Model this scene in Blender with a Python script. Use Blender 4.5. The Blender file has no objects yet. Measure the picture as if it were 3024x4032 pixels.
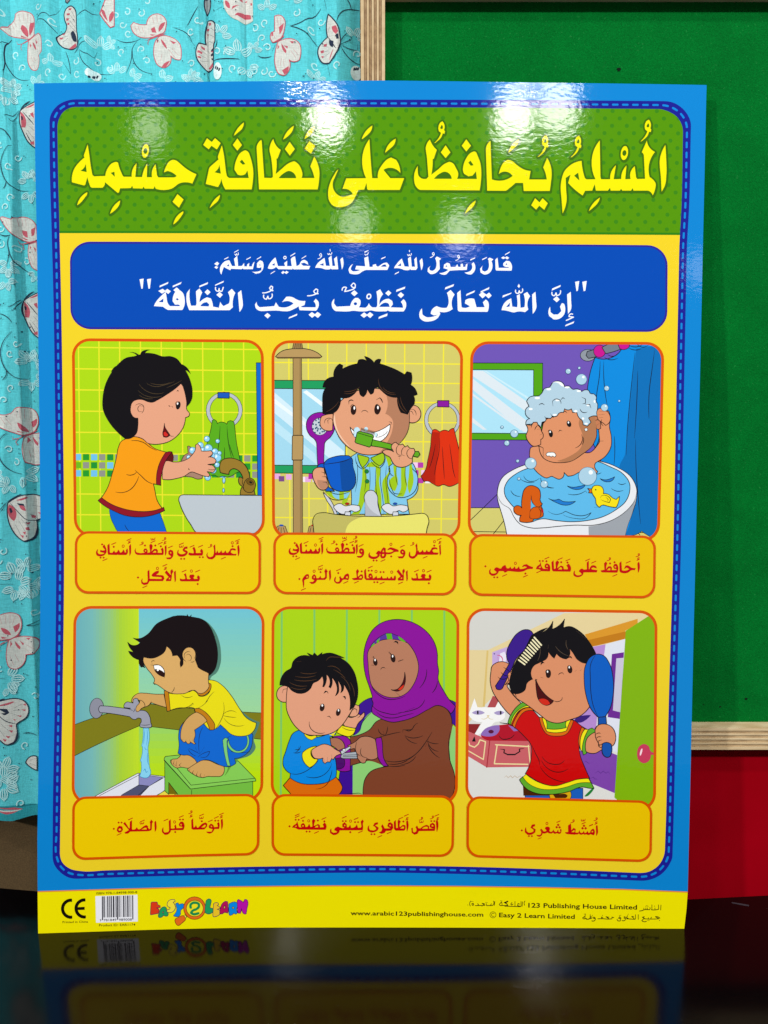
import bpy, bmesh, math, random
from mathutils import Vector, Matrix
from mathutils.geometry import delaunay_2d_cdt
random.seed(7)
sc = bpy.context.scene
COL = sc.collection

# ------------------------------------------------------------------ camera
FPX = 2912.0                      # focal length in photo pixels (3024 x 4032)
PITCH = math.radians(6.6)         # phone tipped down
CAMZ = 0.3857                     # metres above the table top
cam = bpy.data.cameras.new('camera'); camo = bpy.data.objects.new('camera', cam)
COL.objects.link(camo); sc.camera = camo
cam.sensor_fit = 'VERTICAL'; cam.sensor_height = 36.0; cam.lens = FPX / 4032 * 36
cam.clip_start = 0.01; cam.clip_end = 60
camo.location = (0, 0, CAMZ); camo.rotation_euler = (math.pi / 2 - PITCH, 0, 0)

# ------------------------------------------------------------------ world and lamps (indoor, ceiling spots and added fills)
w = bpy.data.worlds.new('World'); sc.world = w; w.use_nodes = True
bg = w.node_tree.nodes['Background']
bg.inputs[0].default_value = (0.80, 0.90, 1.0, 1); bg.inputs[1].default_value = 0.15
sc.view_settings.view_transform = 'Standard'; sc.view_settings.look = 'None'
sc.view_settings.exposure = 0.08; sc.view_settings.gamma = 1.0
sc.render.film_transparent = False
BETA = math.radians(4.6)          # how far the poster leans back

def ray(px, py):
    """unit-forward ray of a photo pixel"""
    x = (px - 1512) / FPX; y = (2016 - py) / FPX
    c, s = math.cos(PITCH), math.sin(PITCH)
    return Vector((x, c + y * s, -s + y * c))

def table_hit(px, py):
    d = ray(px, py); t = -CAMZ / d.z; return Vector((d.x * t, d.y * t, 0))
# the line of the poster's foot on the table and the bend of the sheet
FOOT = [(150, 3676), (300, 3671), (600, 3661), (900, 3654), (1200, 3652), (1600, 3652), (2000, 3653), (2400, 3655), (2694, 3657)]
FT = [table_hit(x, y) for x, y in FOOT]
def foot_y(x):
    if x <= FT[0].x: return FT[0].y + (x - FT[0].x) * (FT[1].y - FT[0].y) / (FT[1].x - FT[0].x)
    for a, b in zip(FT, FT[1:]):
        if x <= b.x:
            u = (x - a.x) / (b.x - a.x); return a.y + (b.y - a.y) * u
    return FT[-1].y
def foot_s(x):                        # smoothed
    return sum(foot_y(x + d) for d in (-.03, -.02, -.01, 0, .01, .02, .03)) / 7
TB = math.tan(BETA)
def poster_y(x, z):
    u = max(0, min(1, z / .64)); k = (1 - u) ** 2
    base = .5325 + z * TB + .003 * x * 0
    return base + (foot_s(x) - .5325) * k + .004 * (x / .25) ** 2 * u * u - .0035 * math.sin(math.pi * u) * (.5 + x)
def lamp_at(px, py, zc, power, size, mirror='poster', col=(1, 0.97, 0.93)):
    """ceiling lamp whose mirror image in the poster stands at photo pixel px, py"""
    d = ray(px, py).normalized(); p = Vector((0, 0, CAMZ))
    if mirror == 'table':
        t = -CAMZ / d.z; p = p + d * t; d = Vector((d.x, d.y, -d.z))
    q = p
    for _ in range(8): q = p + d * ((poster_y(q.x, q.z) - p.y) / d.y)
    h = .004; nrm = Vector(((poster_y(q.x + h, q.z) - poster_y(q.x - h, q.z)) / (2 * h), -1, (poster_y(q.x, q.z + h) - poster_y(q.x, q.z - h)) / (2 * h))).normalized()
    p = q; d = d - 2 * d.dot(nrm) * nrm
    t = (zc - p.z) / d.z
    q = p + d * t
    li = bpy.data.lights.new('ceiling_or_fill_lamp', 'AREA'); li.shape = 'DISK'; li.size = size
    li.energy = power; li.color = col
    o = bpy.data.objects.new('ceiling_or_fill_lamp', li); COL.objects.link(o); o.location = q
    o.rotation_euler = (Vector((0, 0.56, 0.3)) - q).to_track_quat('-Z', 'Y').to_euler()
    return o
LAMPS = [(1290, 470, 2.0, .16), (2025, 462, 2.2, .18), (2195, 436, 1.7, .18), (585, 510, .35, .15), (1400, 880, .7, .20), (1815, 910, 1.1, .22), (2755, 1060, .25, .2)]
for (x, y, p, s) in LAMPS: lamp_at(x, y, 2.15, p, s)
lamp_at(2120, 3775, 2.15, 3.2, .07, 'table'); lamp_at(1140, 3700, 2.15, 1.8, .07, 'table')
def fill_lamp(loc, power, size=.16, col=(1, .98, .95)):
    li = bpy.data.lights.new('ceiling_or_fill_lamp', 'AREA'); li.shape = 'DISK'; li.size = size; li.energy = power; li.color = col
    o = bpy.data.objects.new('ceiling_or_fill_lamp', li); COL.objects.link(o); o.location = loc
    o.rotation_euler = (Vector((0, .56, .3)) - Vector(loc)).to_track_quat('-Z', 'Y').to_euler()
fill_lamp((-2.6, -1.9, 2.15), 74); fill_lamp((2.6, -1.9, 2.15), 80)  # side fills added to even the light, their mirror images miss the sheet
fill_lamp((-.85, -.7, 2.15), 10); fill_lamp((.5, -.75, 2.15), 10)  # steep pair added as fill and for the rail's shadow, never mirrored

# ------------------------------------------------------------------ materials
def lin(c):
    c /= 255.0
    return c / 12.92 if c <= .04045 else ((c + .055) / 1.055) ** 2.4
def rgb(h):
    h = h.lstrip('#')
    return tuple(lin(int(h[i:i + 2], 16)) for i in (0, 2, 4)) + (1,)
MATS = {}
def ink(h):
    """glossy laminated print in one ink colour; the ripple of the film is a coat bump"""
    if h in MATS: return MATS[h]
    m = bpy.data.materials.new('print_' + h); m.use_nodes = True; nt = m.node_tree
    b = nt.nodes['Principled BSDF']
    b.inputs['Base Color'].default_value = rgb(h)
    b.inputs['Roughness'].default_value = .55
    b.inputs['Specular IOR Level'].default_value = .0
    b.inputs['Coat Weight'].default_value = 1.0
    b.inputs['Coat Roughness'].default_value = .06
    b.inputs['Coat IOR'].default_value = 1.5
    tc = nt.nodes.new('ShaderNodeTexCoord')
    n1 = nt.nodes.new('ShaderNodeTexNoise'); n1.inputs['Scale'].default_value = 190; n1.inputs['Detail'].default_value = 3
    n1.inputs['Roughness'].default_value = .5
    mp = nt.nodes.new('ShaderNodeMapping'); mp.inputs['Scale'].default_value = (1, 1, 1.9)
    n2 = nt.nodes.new('ShaderNodeTexNoise'); n2.inputs['Scale'].default_value = 14; n2.inputs['Detail'].default_value = 1
    bu = nt.nodes.new('ShaderNodeBump'); bu.inputs['Strength'].default_value = 1; bu.inputs['Distance'].default_value = .00005
    b2 = nt.nodes.new('ShaderNodeBump'); b2.inputs['Strength'].default_value = 1; b2.inputs['Distance'].default_value = .0002
    L = nt.links
    L.new(tc.outputs['Object'], mp.inputs[0]); L.new(mp.outputs[0], n1.inputs['Vector']); L.new(tc.outputs['Object'], n2.inputs['Vector'])
    L.new(n1.outputs['Fac'], bu.inputs['Height']); L.new(n2.outputs['Fac'], b2.inputs['Height'])
    L.new(b2.outputs['Normal'], bu.inputs['Normal']); L.new(bu.outputs['Normal'], b.inputs['Coat Normal'])
    MATS[h] = m; return m
def cloth(h):
    """woven cotton, the dye of one colour"""
    k = 'cloth' + h
    if k in MATS: return MATS[k]
    m = bpy.data.materials.new('cotton_' + h); m.use_nodes = True; nt = m.node_tree
    b = nt.nodes['Principled BSDF']; b.inputs['Roughness'].default_value = .9
    b.inputs['Specular IOR Level'].default_value = .1
    tc = nt.nodes.new('ShaderNodeTexCoord'); L = nt.links
    hs = []
    for sx, sz in ((2600, 260), (260, 2600)):
        mp = nt.nodes.new('ShaderNodeMapping'); mp.inputs['Scale'].default_value = (sx, 1, sz)
        n = nt.nodes.new('ShaderNodeTexNoise'); n.inputs['Scale'].default_value = 1; n.inputs['Detail'].default_value = 1
        L.new(tc.outputs['Object'], mp.inputs[0]); L.new(mp.outputs[0], n.inputs['Vector']); hs.append(n)
    ad = nt.nodes.new('ShaderNodeMath'); ad.operation = 'ADD'
    L.new(hs[0].outputs['Fac'], ad.inputs[0]); L.new(hs[1].outputs['Fac'], ad.inputs[1])
    mr = nt.nodes.new('ShaderNodeMapRange'); mr.inputs['From Min'].default_value = .6; mr.inputs['From Max'].default_value = 1.4
    mr.inputs['To Min'].default_value = .78; mr.inputs['To Max'].default_value = 1.18
    L.new(ad.outputs[0], mr.inputs['Value'])
    mx = nt.nodes.new('ShaderNodeVectorMath'); mx.operation = 'SCALE'; mx.inputs[0].default_value = rgb(h)[:3]
    L.new(mr.outputs[0], mx.inputs['Scale']); L.new(mx.outputs[0], b.inputs['Base Color'])
    bu = nt.nodes.new('ShaderNodeBump'); bu.inputs['Distance'].default_value = .0003; bu.inputs['Strength'].default_value = .6
    L.new(ad.outputs[0], bu.inputs['Height']); L.new(bu.outputs['Normal'], b.inputs['Normal'])
    MATS[k] = m; return m

# ------------------------------------------------------------------ objects
def empty(name, loc, label=None, cat=None, group=None):
    o = bpy.data.objects.new(name, None); COL.objects.link(o); o.location = loc
    o.empty_display_size = .05
    if label: o['label'] = label
    if cat: o['category'] = cat
    if group: o['group'] = group
    return o
def link(name, me, parent=None, kind=None):
    o = bpy.data.objects.new(name, me); COL.objects.link(o)
    if parent is not None:
        o.parent = parent; o.matrix_parent_inverse = Matrix.Translation(-absloc(parent))
    if kind: o['kind'] = kind
    return o
def absloc(o):
    v = o.location.copy()
    return v if o.parent is None else o.parent_loc if hasattr(o, 'parent_loc') else v

# ------------------------------------------------------------------ a bent sheet that print can lie on
class Sheet:
    """y = f(x, z), interpolated linearly on a triangulated grid, so that every ink layer laid on it
    is exactly parallel to the sheet below it"""
    def __init__(s, f, x0, x1, nx, z0, z1, nz, eps):
        s.f = f; s.x0 = x0; s.z0 = z0; s.dx = (x1 - x0) / nx; s.dz = (z1 - z0) / nz; s.nx = nx; s.nz = nz; s.eps = eps
        s.c = {}
    def node(s, i, j):
        k = (i, j)
        if k not in s.c: s.c[k] = s.f(s.x0 + i * s.dx, s.z0 + j * s.dz)
        return s.c[k]
    def y(s, x, z):
        a = (x - s.x0) / s.dx; b = (z - s.z0) / s.dz
        i = math.floor(a); j = math.floor(b); a -= i; b -= j
        # diagonal from (0,1) to (1,0)
        if a + b <= 1:
            y0 = s.node(i, j); return y0 + a * (s.node(i + 1, j) - y0) + b * (s.node(i, j + 1) - y0)
        y1 = s.node(i + 1, j + 1); return y1 + (1 - a) * (s.node(i, j + 1) - y1) + (1 - b) * (s.node(i + 1, j) - y1)
    def normal(s, x, z):
        h = .002
        return Vector(((s.f(x + h, z) - s.f(x - h, z)) / (2 * h), -1, (s.f(x, z + h) - s.f(x, z - h)) / (2 * h))).normalized()
    def hit(s, px, py):
        d = ray(px, py); t = .56
        for _ in range(7):
            x = d.x * t; z = CAMZ + d.z * t
            t = s.f(x, z) / d.y
        return (d.x * t, CAMZ + d.z * t)
    def lines(s, xa, xb, za, zb):
        """grid lines and diagonals that cross a box, as segments"""
        out = []; p = 1e-4
        for i in range(math.ceil((xa - s.x0) / s.dx), math.floor((xb - s.x0) / s.dx) + 1):
            x = s.x0 + i * s.dx; out.append(((x, za - p), (x, zb + p)))
        for j in range(math.ceil((za - s.z0) / s.dz), math.floor((zb - s.z0) / s.dz) + 1):
            z = s.z0 + j * s.dz; out.append(((xa - p, z), (xb + p, z)))
        lo = (xa - s.x0) / s.dx + (za - s.z0) / s.dz; hi = (xb - s.x0) / s.dx + (zb - s.z0) / s.dz
        for k in range(math.ceil(lo), math.floor(hi) + 1):
            pts = []
            for x in (xa - p, xb + p):
                pts.append((x, s.z0 + (k - (x - s.x0) / s.dx) * s.dz))
            (xa_, z1), (xb_, z2) = pts      # z falls as x grows
            def cl(z): return s.x0 + (k - (z - s.z0) / s.dz) * s.dx
            if z1 > zb + p: xa_, z1 = cl(zb + p), zb + p
            if z2 < za - p: xb_, z2 = cl(za - p), za - p
            if xb_ > xa_: out.append(((xa_, z1), (xb_, z2)))
        return out
    xr = None                          # straight right-hand edge to cut at
    def tess(s, faces, holes=(), clip=None):
        if s.xr is not None and any(p[0] > s.xr for f in faces for p in f):
            out = []
            for f in faces:
                g = []
                for i in range(len(f)):
                    a, b = f[i - 1], f[i]
                    if (a[0] <= s.xr) != (b[0] <= s.xr): g.append((s.xr, a[1] + (b[1] - a[1]) * (s.xr - a[0]) / (b[0] - a[0])))
                    if b[0] <= s.xr: g.append(b)
                if len(g) > 2: out.append(g)
            faces = out
            if not faces: return [], []
        r = s._tess(faces, holes, clip)
        A = lambda p: abs(sum(p[i - 1][0] * p[i][1] - p[i][0] * p[i - 1][1] for i in range(len(p)))) / 2
        if sum(A([r[0][i] for i in t]) for t in r[1]) > sum(A(f) for f in faces) * 1.02 + 1e-9:
            vs, ts = [], []            # the union went wrong: take each piece by itself
            for f in faces:
                v, t = s._tess([f], holes, clip); n = len(vs)
                if sum(A([v[i] for i in q]) for q in t) > A(f) * 1.02 + 1e-9: continue
                vs += v; ts += [[i + n for i in q] for q in t]
            return vs, ts
        return r
    def _tess(s, faces, holes=(), clip=None):
        """union of faces minus holes (inside clip) cut along the grid: returns (x,z) verts and triangles"""
        vs = []; es = []; fs = []
        def addp(poly):
            ar = sum(poly[i - 1][0] * poly[i][1] - poly[i][0] * poly[i - 1][1] for i in range(len(poly)))
            if ar < 0: poly = poly[::-1]
            n = len(vs); vs.extend(Vector(p) for p in poly); fs.append(list(range(n, n + len(poly))))
        for p in faces: addp(p)
        nf = len(fs)
        for p in holes: addp(p)
        nh = len(fs)
        if clip: addp(clip)
        xs = [p[0] for f in faces for p in f]; zs = [p[1] for f in faces for p in f]
        for a, b in s.lines(min(xs), max(xs), min(zs), max(zs)):
            n = len(vs); vs.extend((Vector(a), Vector(b))); es.append((n, n + 1))
        r = delaunay_2d_cdt(vs, es, fs, 0, 1e-7, True)
        ov, of, src = r[0], r[2], r[5]
        tris = []
        for t, o in zip(of, src):
            ins = False; bad = False; c = not clip
            for k in o:
                if k < nf: ins = True
                elif k < nh: bad = True
                else: c = True
            if ins and not bad and c: tris.append(t)
        return ov, tris

class Part:
    """one mesh that gathers ink layers"""
    def __init__(s, name, sheet, matf, parent, label=None, kind=None):
        s.name, s.sheet, s.matf, s.parent, s.label, s.kind = name, sheet, matf, parent, label, kind
        s.v = []; s.n = []; s.t = []; s.m = []; s.cols = []
    def add(s, col, layer, faces, holes=(), clip=None):
        if col not in s.cols: s.cols.append(col)
        ci = s.cols.index(col)
        ov, tris = s.sheet.tess(faces, holes, clip)
        used = {}
        off = layer * s.sheet.eps
        for t in tris:
            a, b, c = (ov[i] for i in t)
            ar = (b[0] - a[0]) * (c[1] - a[1]) - (b[1] - a[1]) * (c[0] - a[0])
            if abs(ar) < 1e-13: continue
            ids = []
            for i in t:
                if i not in used:
                    x, z = ov[i]; used[i] = len(s.v)
                    s.v.append((x, s.sheet.y(x, z) - off, z + off * .08)); s.n.append(s.sheet.normal(x, z))
                ids.append(used[i])
            if ar < 0: ids.reverse()      # seen from -y with x right and z up: ccw is front
            s.t.append(ids); s.m.append(ci)
    def build(s):
        if not s.t: return None
        me = bpy.data.meshes.new(s.name); me.from_pydata(s.v, [], s.t)
        for c in s.cols: me.materials.append(s.matf(c))
        me.polygons.foreach_set('material_index', s.m)
        me.polygons.foreach_set('use_smooth', [True] * len(s.t)); me.update()
        me.normals_split_custom_set_from_vertices(s.n)
        o = bpy.data.objects.new(s.name, me); COL.objects.link(o)
        par = s.parent() if callable(s.parent) else s.parent
        if par is not None:
            o.parent = par; o.matrix_parent_inverse = par.matrix_world.inverted()
        if s.label: o['label'] = s.label
        if s.kind: o['kind'] = s.kind
        return o

# ------------------------------------------------------------------ drawing in photo-pixel space
def P(s):
    if not isinstance(s, str): return list(s)
    return [tuple(float(q) for q in t.split(',')) for t in s.split()]
def curve(pts, closed=True, sub=4, ang=52):
    """smooth through the points, keeping sharp corners"""
    n = len(pts)
    if n < 3: return pts
    V = [Vector(p) for p in pts]; tan = []
    for i in range(n):
        if not closed and i in (0, n - 1): tan.append(None); continue
        a = V[i] - V[i - 1]; b = V[(i + 1) % n] - V[i]
        if a.length < 1e-6 or b.length < 1e-6 or abs(math.degrees(a.angle_signed(b, 0))) > ang: tan.append(None); continue
        if a.length > 2.6 * b.length: tan.append(a.normalized()); continue
        if b.length > 2.6 * a.length: tan.append(b.normalized()); continue
        tan.append(((a.normalized() * b.length + b.normalized() * a.length) / (a.length + b.length)).normalized())
    out = []
    for i in range(n if closed else n - 1):
        p, q = V[i], V[(i + 1) % n]; d = (q - p).length
        if d < 1e-6: continue
        t0 = tan[i]; t1 = tan[(i + 1) % n]
        if t0 is None and t1 is None: out.append(tuple(p)); continue
        ch = (q - p).normalized()
        t0 = t0 or (ch * 2 * ch.dot(t1) - t1); t1 = t1 or (ch * 2 * ch.dot(t0) - t0)
        k = max(2, min(sub + 2, int(d / 9) + 1))
        for j in range(k):
            u = j / k; u2 = u * u; u3 = u2 * u
            r = p * (2 * u3 - 3 * u2 + 1) + t0 * d * (u3 - 2 * u2 + u) + q * (-2 * u3 + 3 * u2) + t1 * d * (u3 - u2)
            out.append(tuple(r))
    if not closed: out.append(tuple(V[-1]))
    return out
def hull(ps):
    ps = sorted(set(ps))
    def half(it):
        h = []
        for p in it:
            while len(h) > 1 and (h[-1][0] - h[-2][0]) * (p[1] - h[-2][1]) - (h[-1][1] - h[-2][1]) * (p[0] - h[-2][0]) <= 0: h.pop()
            h.append(p)
        return h
    a = half(ps); b = half(reversed(ps)); return a[:-1] + b[:-1]
def pen(pts, rx, ry=None, rot=0, taper=False, closed=False, k=8):
    """the area an elliptic nib sweeps along a path, as overlapping convex pieces"""
    ry = rx if ry is None else ry
    if closed: pts = list(pts) + [pts[0]]
    n = len(pts); c, s = math.cos(rot), math.sin(rot)
    def el(p, f):
        return [(p[0] + f * (rx * math.cos(a) * c - ry * math.sin(a) * s), p[1] + f * (rx * math.cos(a) * s + ry * math.sin(a) * c))
                for a in (math.tau * (i + .5) / k for i in range(k))]
    def fac(i):
        if not taper or n < 2: return 1
        u = i / (n - 1)
        if taper == 2: return .25 + .75 * (1 - u)
        return .25 + .75 * math.sin(math.pi * min(1, max(0, u))) ** .6
    if n == 1: return [el(pts[0], 1)]
    return [hull(el(pts[i], fac(i)) + el(pts[i + 1], fac(i + 1))) for i in range(n - 1)]
def ell(cx, cy, rx, ry=None, rot=0, k=None):
    ry = rx if ry is None else ry; c, s = math.cos(math.radians(rot)), math.sin(math.radians(rot))
    k = k or (12 if max(rx, ry) < 14 else 24)
    return [(cx + rx * math.cos(a) * c - ry * math.sin(a) * s, cy + rx * math.cos(a) * s + ry * math.sin(a) * c) for a in (math.tau * i / k for i in range(k))]
def rrect(tl, tr, br, bl, r, k=7, bend=None):
    """quad with rounded corners; bend(x, y) may displace"""
    q = [Vector(tl), Vector(tr), Vector(br), Vector(bl)]; out = []
    for i in range(4):
        p = q[i]; a = (q[i - 1] - p).normalized() * r; b = (q[(i + 1) % 4] - p).normalized() * r
        for j in range(k + 1):
            u = j / k * math.pi / 2
            out.append(tuple(p + a * (1 - math.sin(u)) + b * (1 - math.cos(u))))
    return out

class Canvas:
    def __init__(s, sheet, matf, parent):
        s.sheet, s.matf, s.root = sheet, matf, parent; s.parts = {}; s.order = []; s.layer = 1; s.cur = None
        s.ox = s.oy = 0; s.s = 1; s.clip = None; s.lw = 5; s.lc = '#151012'; s.bold = 1
    def crop(s, x0, y0, w): s.ox, s.oy, s.s = x0, y0, w / 1659.0
    def part(s, name, parent=None, key=None, label=None, kind=None):
        key = key or name
        if key not in s.parts:
            p = Part(name, s.sheet, s.matf, parent if parent is not None else s.root, label, kind); s.parts[key] = p; s.order.append(key)
        s.cur = s.parts[key]; return s.cur
    def w(s, pts):
        h = s.sheet.hit; return [h(s.ox + x * s.s, s.oy + y * s.s) for x, y in pts]
    def setclip(s, pts): s.clip = s.w(pts) if pts else None
    def raw(s, col, faces, holes=(), up=1):
        s.layer += up
        s.cur.add(col, s.layer, [s.w(f) for f in faces], [s.w(h) for h in holes], s.clip)
    # F fill, L line, O fill with outline, E ellipse, T thick nib lettering
    def F(s, col, pts, holes=(), ang=52, sm=True):
        f = lambda q: curve(P(q), True, ang=ang) if sm else P(q)
        s.raw(col, [f(pts)], [f(h) for h in holes])
    def L(s, pts, lw=None, col=None, taper=True, closed=False, ang=60):
        fs = []
        for q in (pts.split('/') if isinstance(pts, str) else [pts]):
            p = curve(P(q), closed, ang=ang); fs += pen(p, (lw or s.lw) * s.bold / 2, taper=taper, closed=closed, k=6)
        s.raw(col or s.lc, fs)
    def O(s, col, pts, holes=(), lw=None, lc=None, ang=52):
        p = curve(P(pts), True, ang=ang); hs = [curve(P(h), True, ang=ang) for h in holes]
        s.raw(lc or s.lc, pen(p, (lw or s.lw) * s.bold / 2, closed=True, k=6))
        s.layer += 1
        s.cur.add(col, s.layer, [s.w(p)], [s.w(h) for h in hs], s.clip)
        # the outline is drawn over the fill edge
        s.layer += 1; fs = pen(p, (lw or s.lw) * s.bold / 2, closed=True, k=6)
        for h in hs: fs += pen(h, (lw or s.lw) * s.bold / 2, closed=True, k=6)
        s.cur.add(lc or s.lc, s.layer, [s.w(f) for f in fs], (), s.clip)
    def E(s, col, cx, cy, rx, ry=None, rot=0, lw=None, lc=None):
        p = ell(cx, cy, rx, ry, rot)
        s.raw(col, [p])
        if lw: s.raw(lc or s.lc, pen(p, lw / 2, closed=True, k=6))
    def T(s, col, strokes, rx, ry, dots=(), up=1):
        fs = []
        for q in strokes.split('/'):
            q = q.strip()
            if not q: continue
            m = q[0]
            if m in 'fkdsmhont':
                a = P(q[1:].strip())[0]; fs += mark(m, a[0], a[1], rx)
            else:
                p = P(q); fs += pen(curve(p, False, ang=75, sub=2) if len(p) > 2 else p, rx, ry)
        s.raw(col, fs, up=up)
    def build(s):
        return {k: s.parts[k].build() for k in s.order}
MS = [1.0]
def mark(m, x, y, r):
    """Arabic vowel signs and dots around the point x, y"""
    u = MS[0]; r = min(r, 5.6 * u)
    if m in 'fk': return pen([(x - 15 * u, y + 6 * u), (x + 15 * u, y - 7 * u)], r * .9)          # fatha, kasra
    if m == 'n': return [[(x, y - 9 * u), (x + 9 * u, y), (x, y + 9 * u), (x - 9 * u, y)]]           # dot
    if m == 't': return [[(x - 11 * u, y - 8 * u), (x - 2 * u, y), (x - 11 * u, y + 8 * u), (x - 20 * u, y)], [(x + 11 * u, y - 8 * u), (x + 20 * u, y), (x + 11 * u, y + 8 * u), (x + 2 * u, y)]]
    if m == 's': return pen(ell(x, y, 8 * u, 9 * u, k=9), r * .75, closed=True, k=6)
    if m == 'd': return pen([(x - 15 * u, y + 12 * u), (x + 2 * u, y + 8 * u), (x + 11 * u, y - 2 * u), (x + 8 * u, y - 10 * u), (x, y - 8 * u), (x + 1 * u, y + 1 * u), (x + 10 * u, y + 2 * u)], r * .8, k=6)
    if m == 'm': return pen([(x - 15 * u, y - 6 * u), (x - 12 * u, y + 6 * u), (x - 3 * u, y + 5 * u), (x - 1 * u, y - 5 * u), (x + 3 * u, y + 5 * u), (x + 11 * u, y + 3 * u), (x + 14 * u, y - 9 * u)], r * .8, k=6)
    if m == 'h': return pen([(x + 8 * u, y - 8 * u), (x - 3 * u, y - 8 * u), (x - 5 * u, y), (x + 7 * u, y + 2 * u), (x - 10 * u, y + 9 * u)], r * .9, k=6)
    return []
# ------------------------------------------------------------------ plain solids
def mat(name, col, rough=.6, spec=.3, fn=None):
    m = bpy.data.materials.new(name); m.use_nodes = True; b = m.node_tree.nodes['Principled BSDF']
    b.inputs['Base Color'].default_value = rgb(col); b.inputs['Roughness'].default_value = rough
    b.inputs['Specular IOR Level'].default_value = spec
    if fn: fn(m.node_tree, b)
    return m
def speckle(scale, lo, hi, stretch=(1, 1, 1), detail=6, bump=0, fmin=.3, fmax=.7):
    def fn(nt, b):
        tc = nt.nodes.new('ShaderNodeTexCoord'); mp = nt.nodes.new('ShaderNodeMapping'); mp.inputs['Scale'].default_value = stretch
        n = nt.nodes.new('ShaderNodeTexNoise'); n.inputs['Scale'].default_value = scale; n.inputs['Detail'].default_value = detail
        r = nt.nodes.new('ShaderNodeMapRange'); r.inputs['From Min'].default_value = fmin; r.inputs['From Max'].default_value = fmax
        mx = nt.nodes.new('ShaderNodeMix'); mx.data_type = 'RGBA'; mx.inputs[6].default_value = rgb(lo); mx.inputs[7].default_value = rgb(hi)
        L = nt.links; L.new(tc.outputs['Object'], mp.inputs[0]); L.new(mp.outputs[0], n.inputs['Vector']); L.new(n.outputs['Fac'], r.inputs[0])
        L.new(r.outputs[0], mx.inputs[0]); L.new(mx.outputs[2], b.inputs['Base Color'])
        if bump:
            bu = nt.nodes.new('ShaderNodeBump'); bu.inputs['Distance'].default_value = bump; L.new(n.outputs['Fac'], bu.inputs['Height']); L.new(bu.outputs[0], b.inputs['Normal'])
    return fn
def box(bm, x0, x1, y0, y1, z0, z1):
    vs = [bm.verts.new(p) for p in ((x0, y0, z0), (x1, y0, z0), (x1, y1, z0), (x0, y1, z0), (x0, y0, z1), (x1, y0, z1), (x1, y1, z1), (x0, y1, z1))]
    for f in ((0, 3, 2, 1), (4, 5, 6, 7), (0, 1, 5, 4), (1, 2, 6, 5), (2, 3, 7, 6), (3, 0, 4, 7)): bm.faces.new([vs[i] for i in f])
def solid(name, bm, m, parent=None, bevel=0, **props):
    me = bpy.data.meshes.new(name); bm.to_mesh(me); bm.free(); me.materials.append(m)
    o = bpy.data.objects.new(name, me); COL.objects.link(o)
    if parent is not None:
        bpy.context.view_layer.update(); o.parent = parent; o.matrix_parent_inverse = parent.matrix_world.inverted()
    for k, v in props.items(): o[k] = v
    if bevel:
        md = o.modifiers.new('bevel', 'BEVEL'); md.width = bevel; md.segments = 2
    return o
def at(px, py, Y):
    d = ray(px, py); t = Y / d.y; return Vector((d.x * t, Y, CAMZ + d.z * t))

# ------------------------------------------------------------------ the glossy black table top
def tabletop_fn(nt, b):
    tc = nt.nodes.new('ShaderNodeTexCoord'); n = nt.nodes.new('ShaderNodeTexNoise'); n.inputs['Scale'].default_value = 9; n.inputs['Detail'].default_value = 8
    r = nt.nodes.new('ShaderNodeMapRange'); r.inputs['From Min'].default_value = .3; r.inputs['From Max'].default_value = .75
    r.inputs['To Min'].default_value = .07; r.inputs['To Max'].default_value = .16
    L = nt.links; L.new(tc.outputs['Object'], n.inputs['Vector']); L.new(n.outputs['Fac'], r.inputs[0]); L.new(r.outputs[0], b.inputs['Roughness'])
    n2 = nt.nodes.new('ShaderNodeTexNoise'); n2.inputs['Scale'].default_value = 900; bu = nt.nodes.new('ShaderNodeBump'); bu.inputs['Distance'].default_value = .00002
    L.new(tc.outputs['Object'], n2.inputs['Vector']); L.new(n2.outputs['Fac'], bu.inputs['Height']); L.new(bu.outputs[0], b.inputs['Normal'])
    b.inputs['IOR'].default_value = 1.5
M_table = mat('black_gloss_laminate', '#070506', .1, .24, tabletop_fn)
edge = [table_hit(x, y) for x, y in ((-700, 3440), (0, 3497), (150, 3510), (1400, 3534), (2700, 3542), (3024, 3526), (3600, 3498))]
bm = bmesh.new(); th = .03
top = [bm.verts.new((p.x, p.y, 0)) for p in edge] + [bm.verts.new(p) for p in ((.75, .12, 0), (-.75, .12, 0))]
bot = [bm.verts.new((v.co.x, v.co.y, -th)) for v in top]
bm.faces.new(list(reversed(top))); bm.faces.new(bot)
for i in range(len(top)): bm.faces.new((top[i], top[(i + 1) % len(top)], bot[(i + 1) % len(top)], bot[i]))
bmesh.ops.recalc_face_normals(bm, faces=bm.faces)
solid('table_top', bm, M_table, kind='structure', label='glossy black table top that mirrors the poster standing on it')

# a pale scuff and dust on the table
M_scuff = mat('pale_scuff', '#3a353c', .6, .2); M_dust = mat('grey_dust', '#5c5954', .9, .1)
bm = bmesh.new(); pts = [table_hit(x, y) for x, y in ((2880, 3553), (2905, 3556), (2930, 3560), (2950, 3564), (2948, 3569), (2928, 3566), (2904, 3561), (2882, 3557))]
bm.faces.new([bm.verts.new((p.x, p.y, .0001)) for p in reversed(pts)])
solid('scuff_mark', bm, M_scuff, kind='structure')
bm = bmesh.new(); rr = random.Random(5)
for _ in range(110):
    x, y, r = rr.uniform(-.32, .36), rr.uniform(.33, .565), rr.uniform(.0001, .00022); a0 = rr.uniform(0, 6)
    bm.faces.new([bm.verts.new((x + r * rr.uniform(.6, 1.3) * math.cos(a0 + k * 1.257), y + r * rr.uniform(.6, 1.3) * math.sin(a0 + k * 1.257), .00015)) for k in range(5)])
solid('table_dust', bm, M_dust, kind='stuff', label='specks of dust on the black table top')
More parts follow.
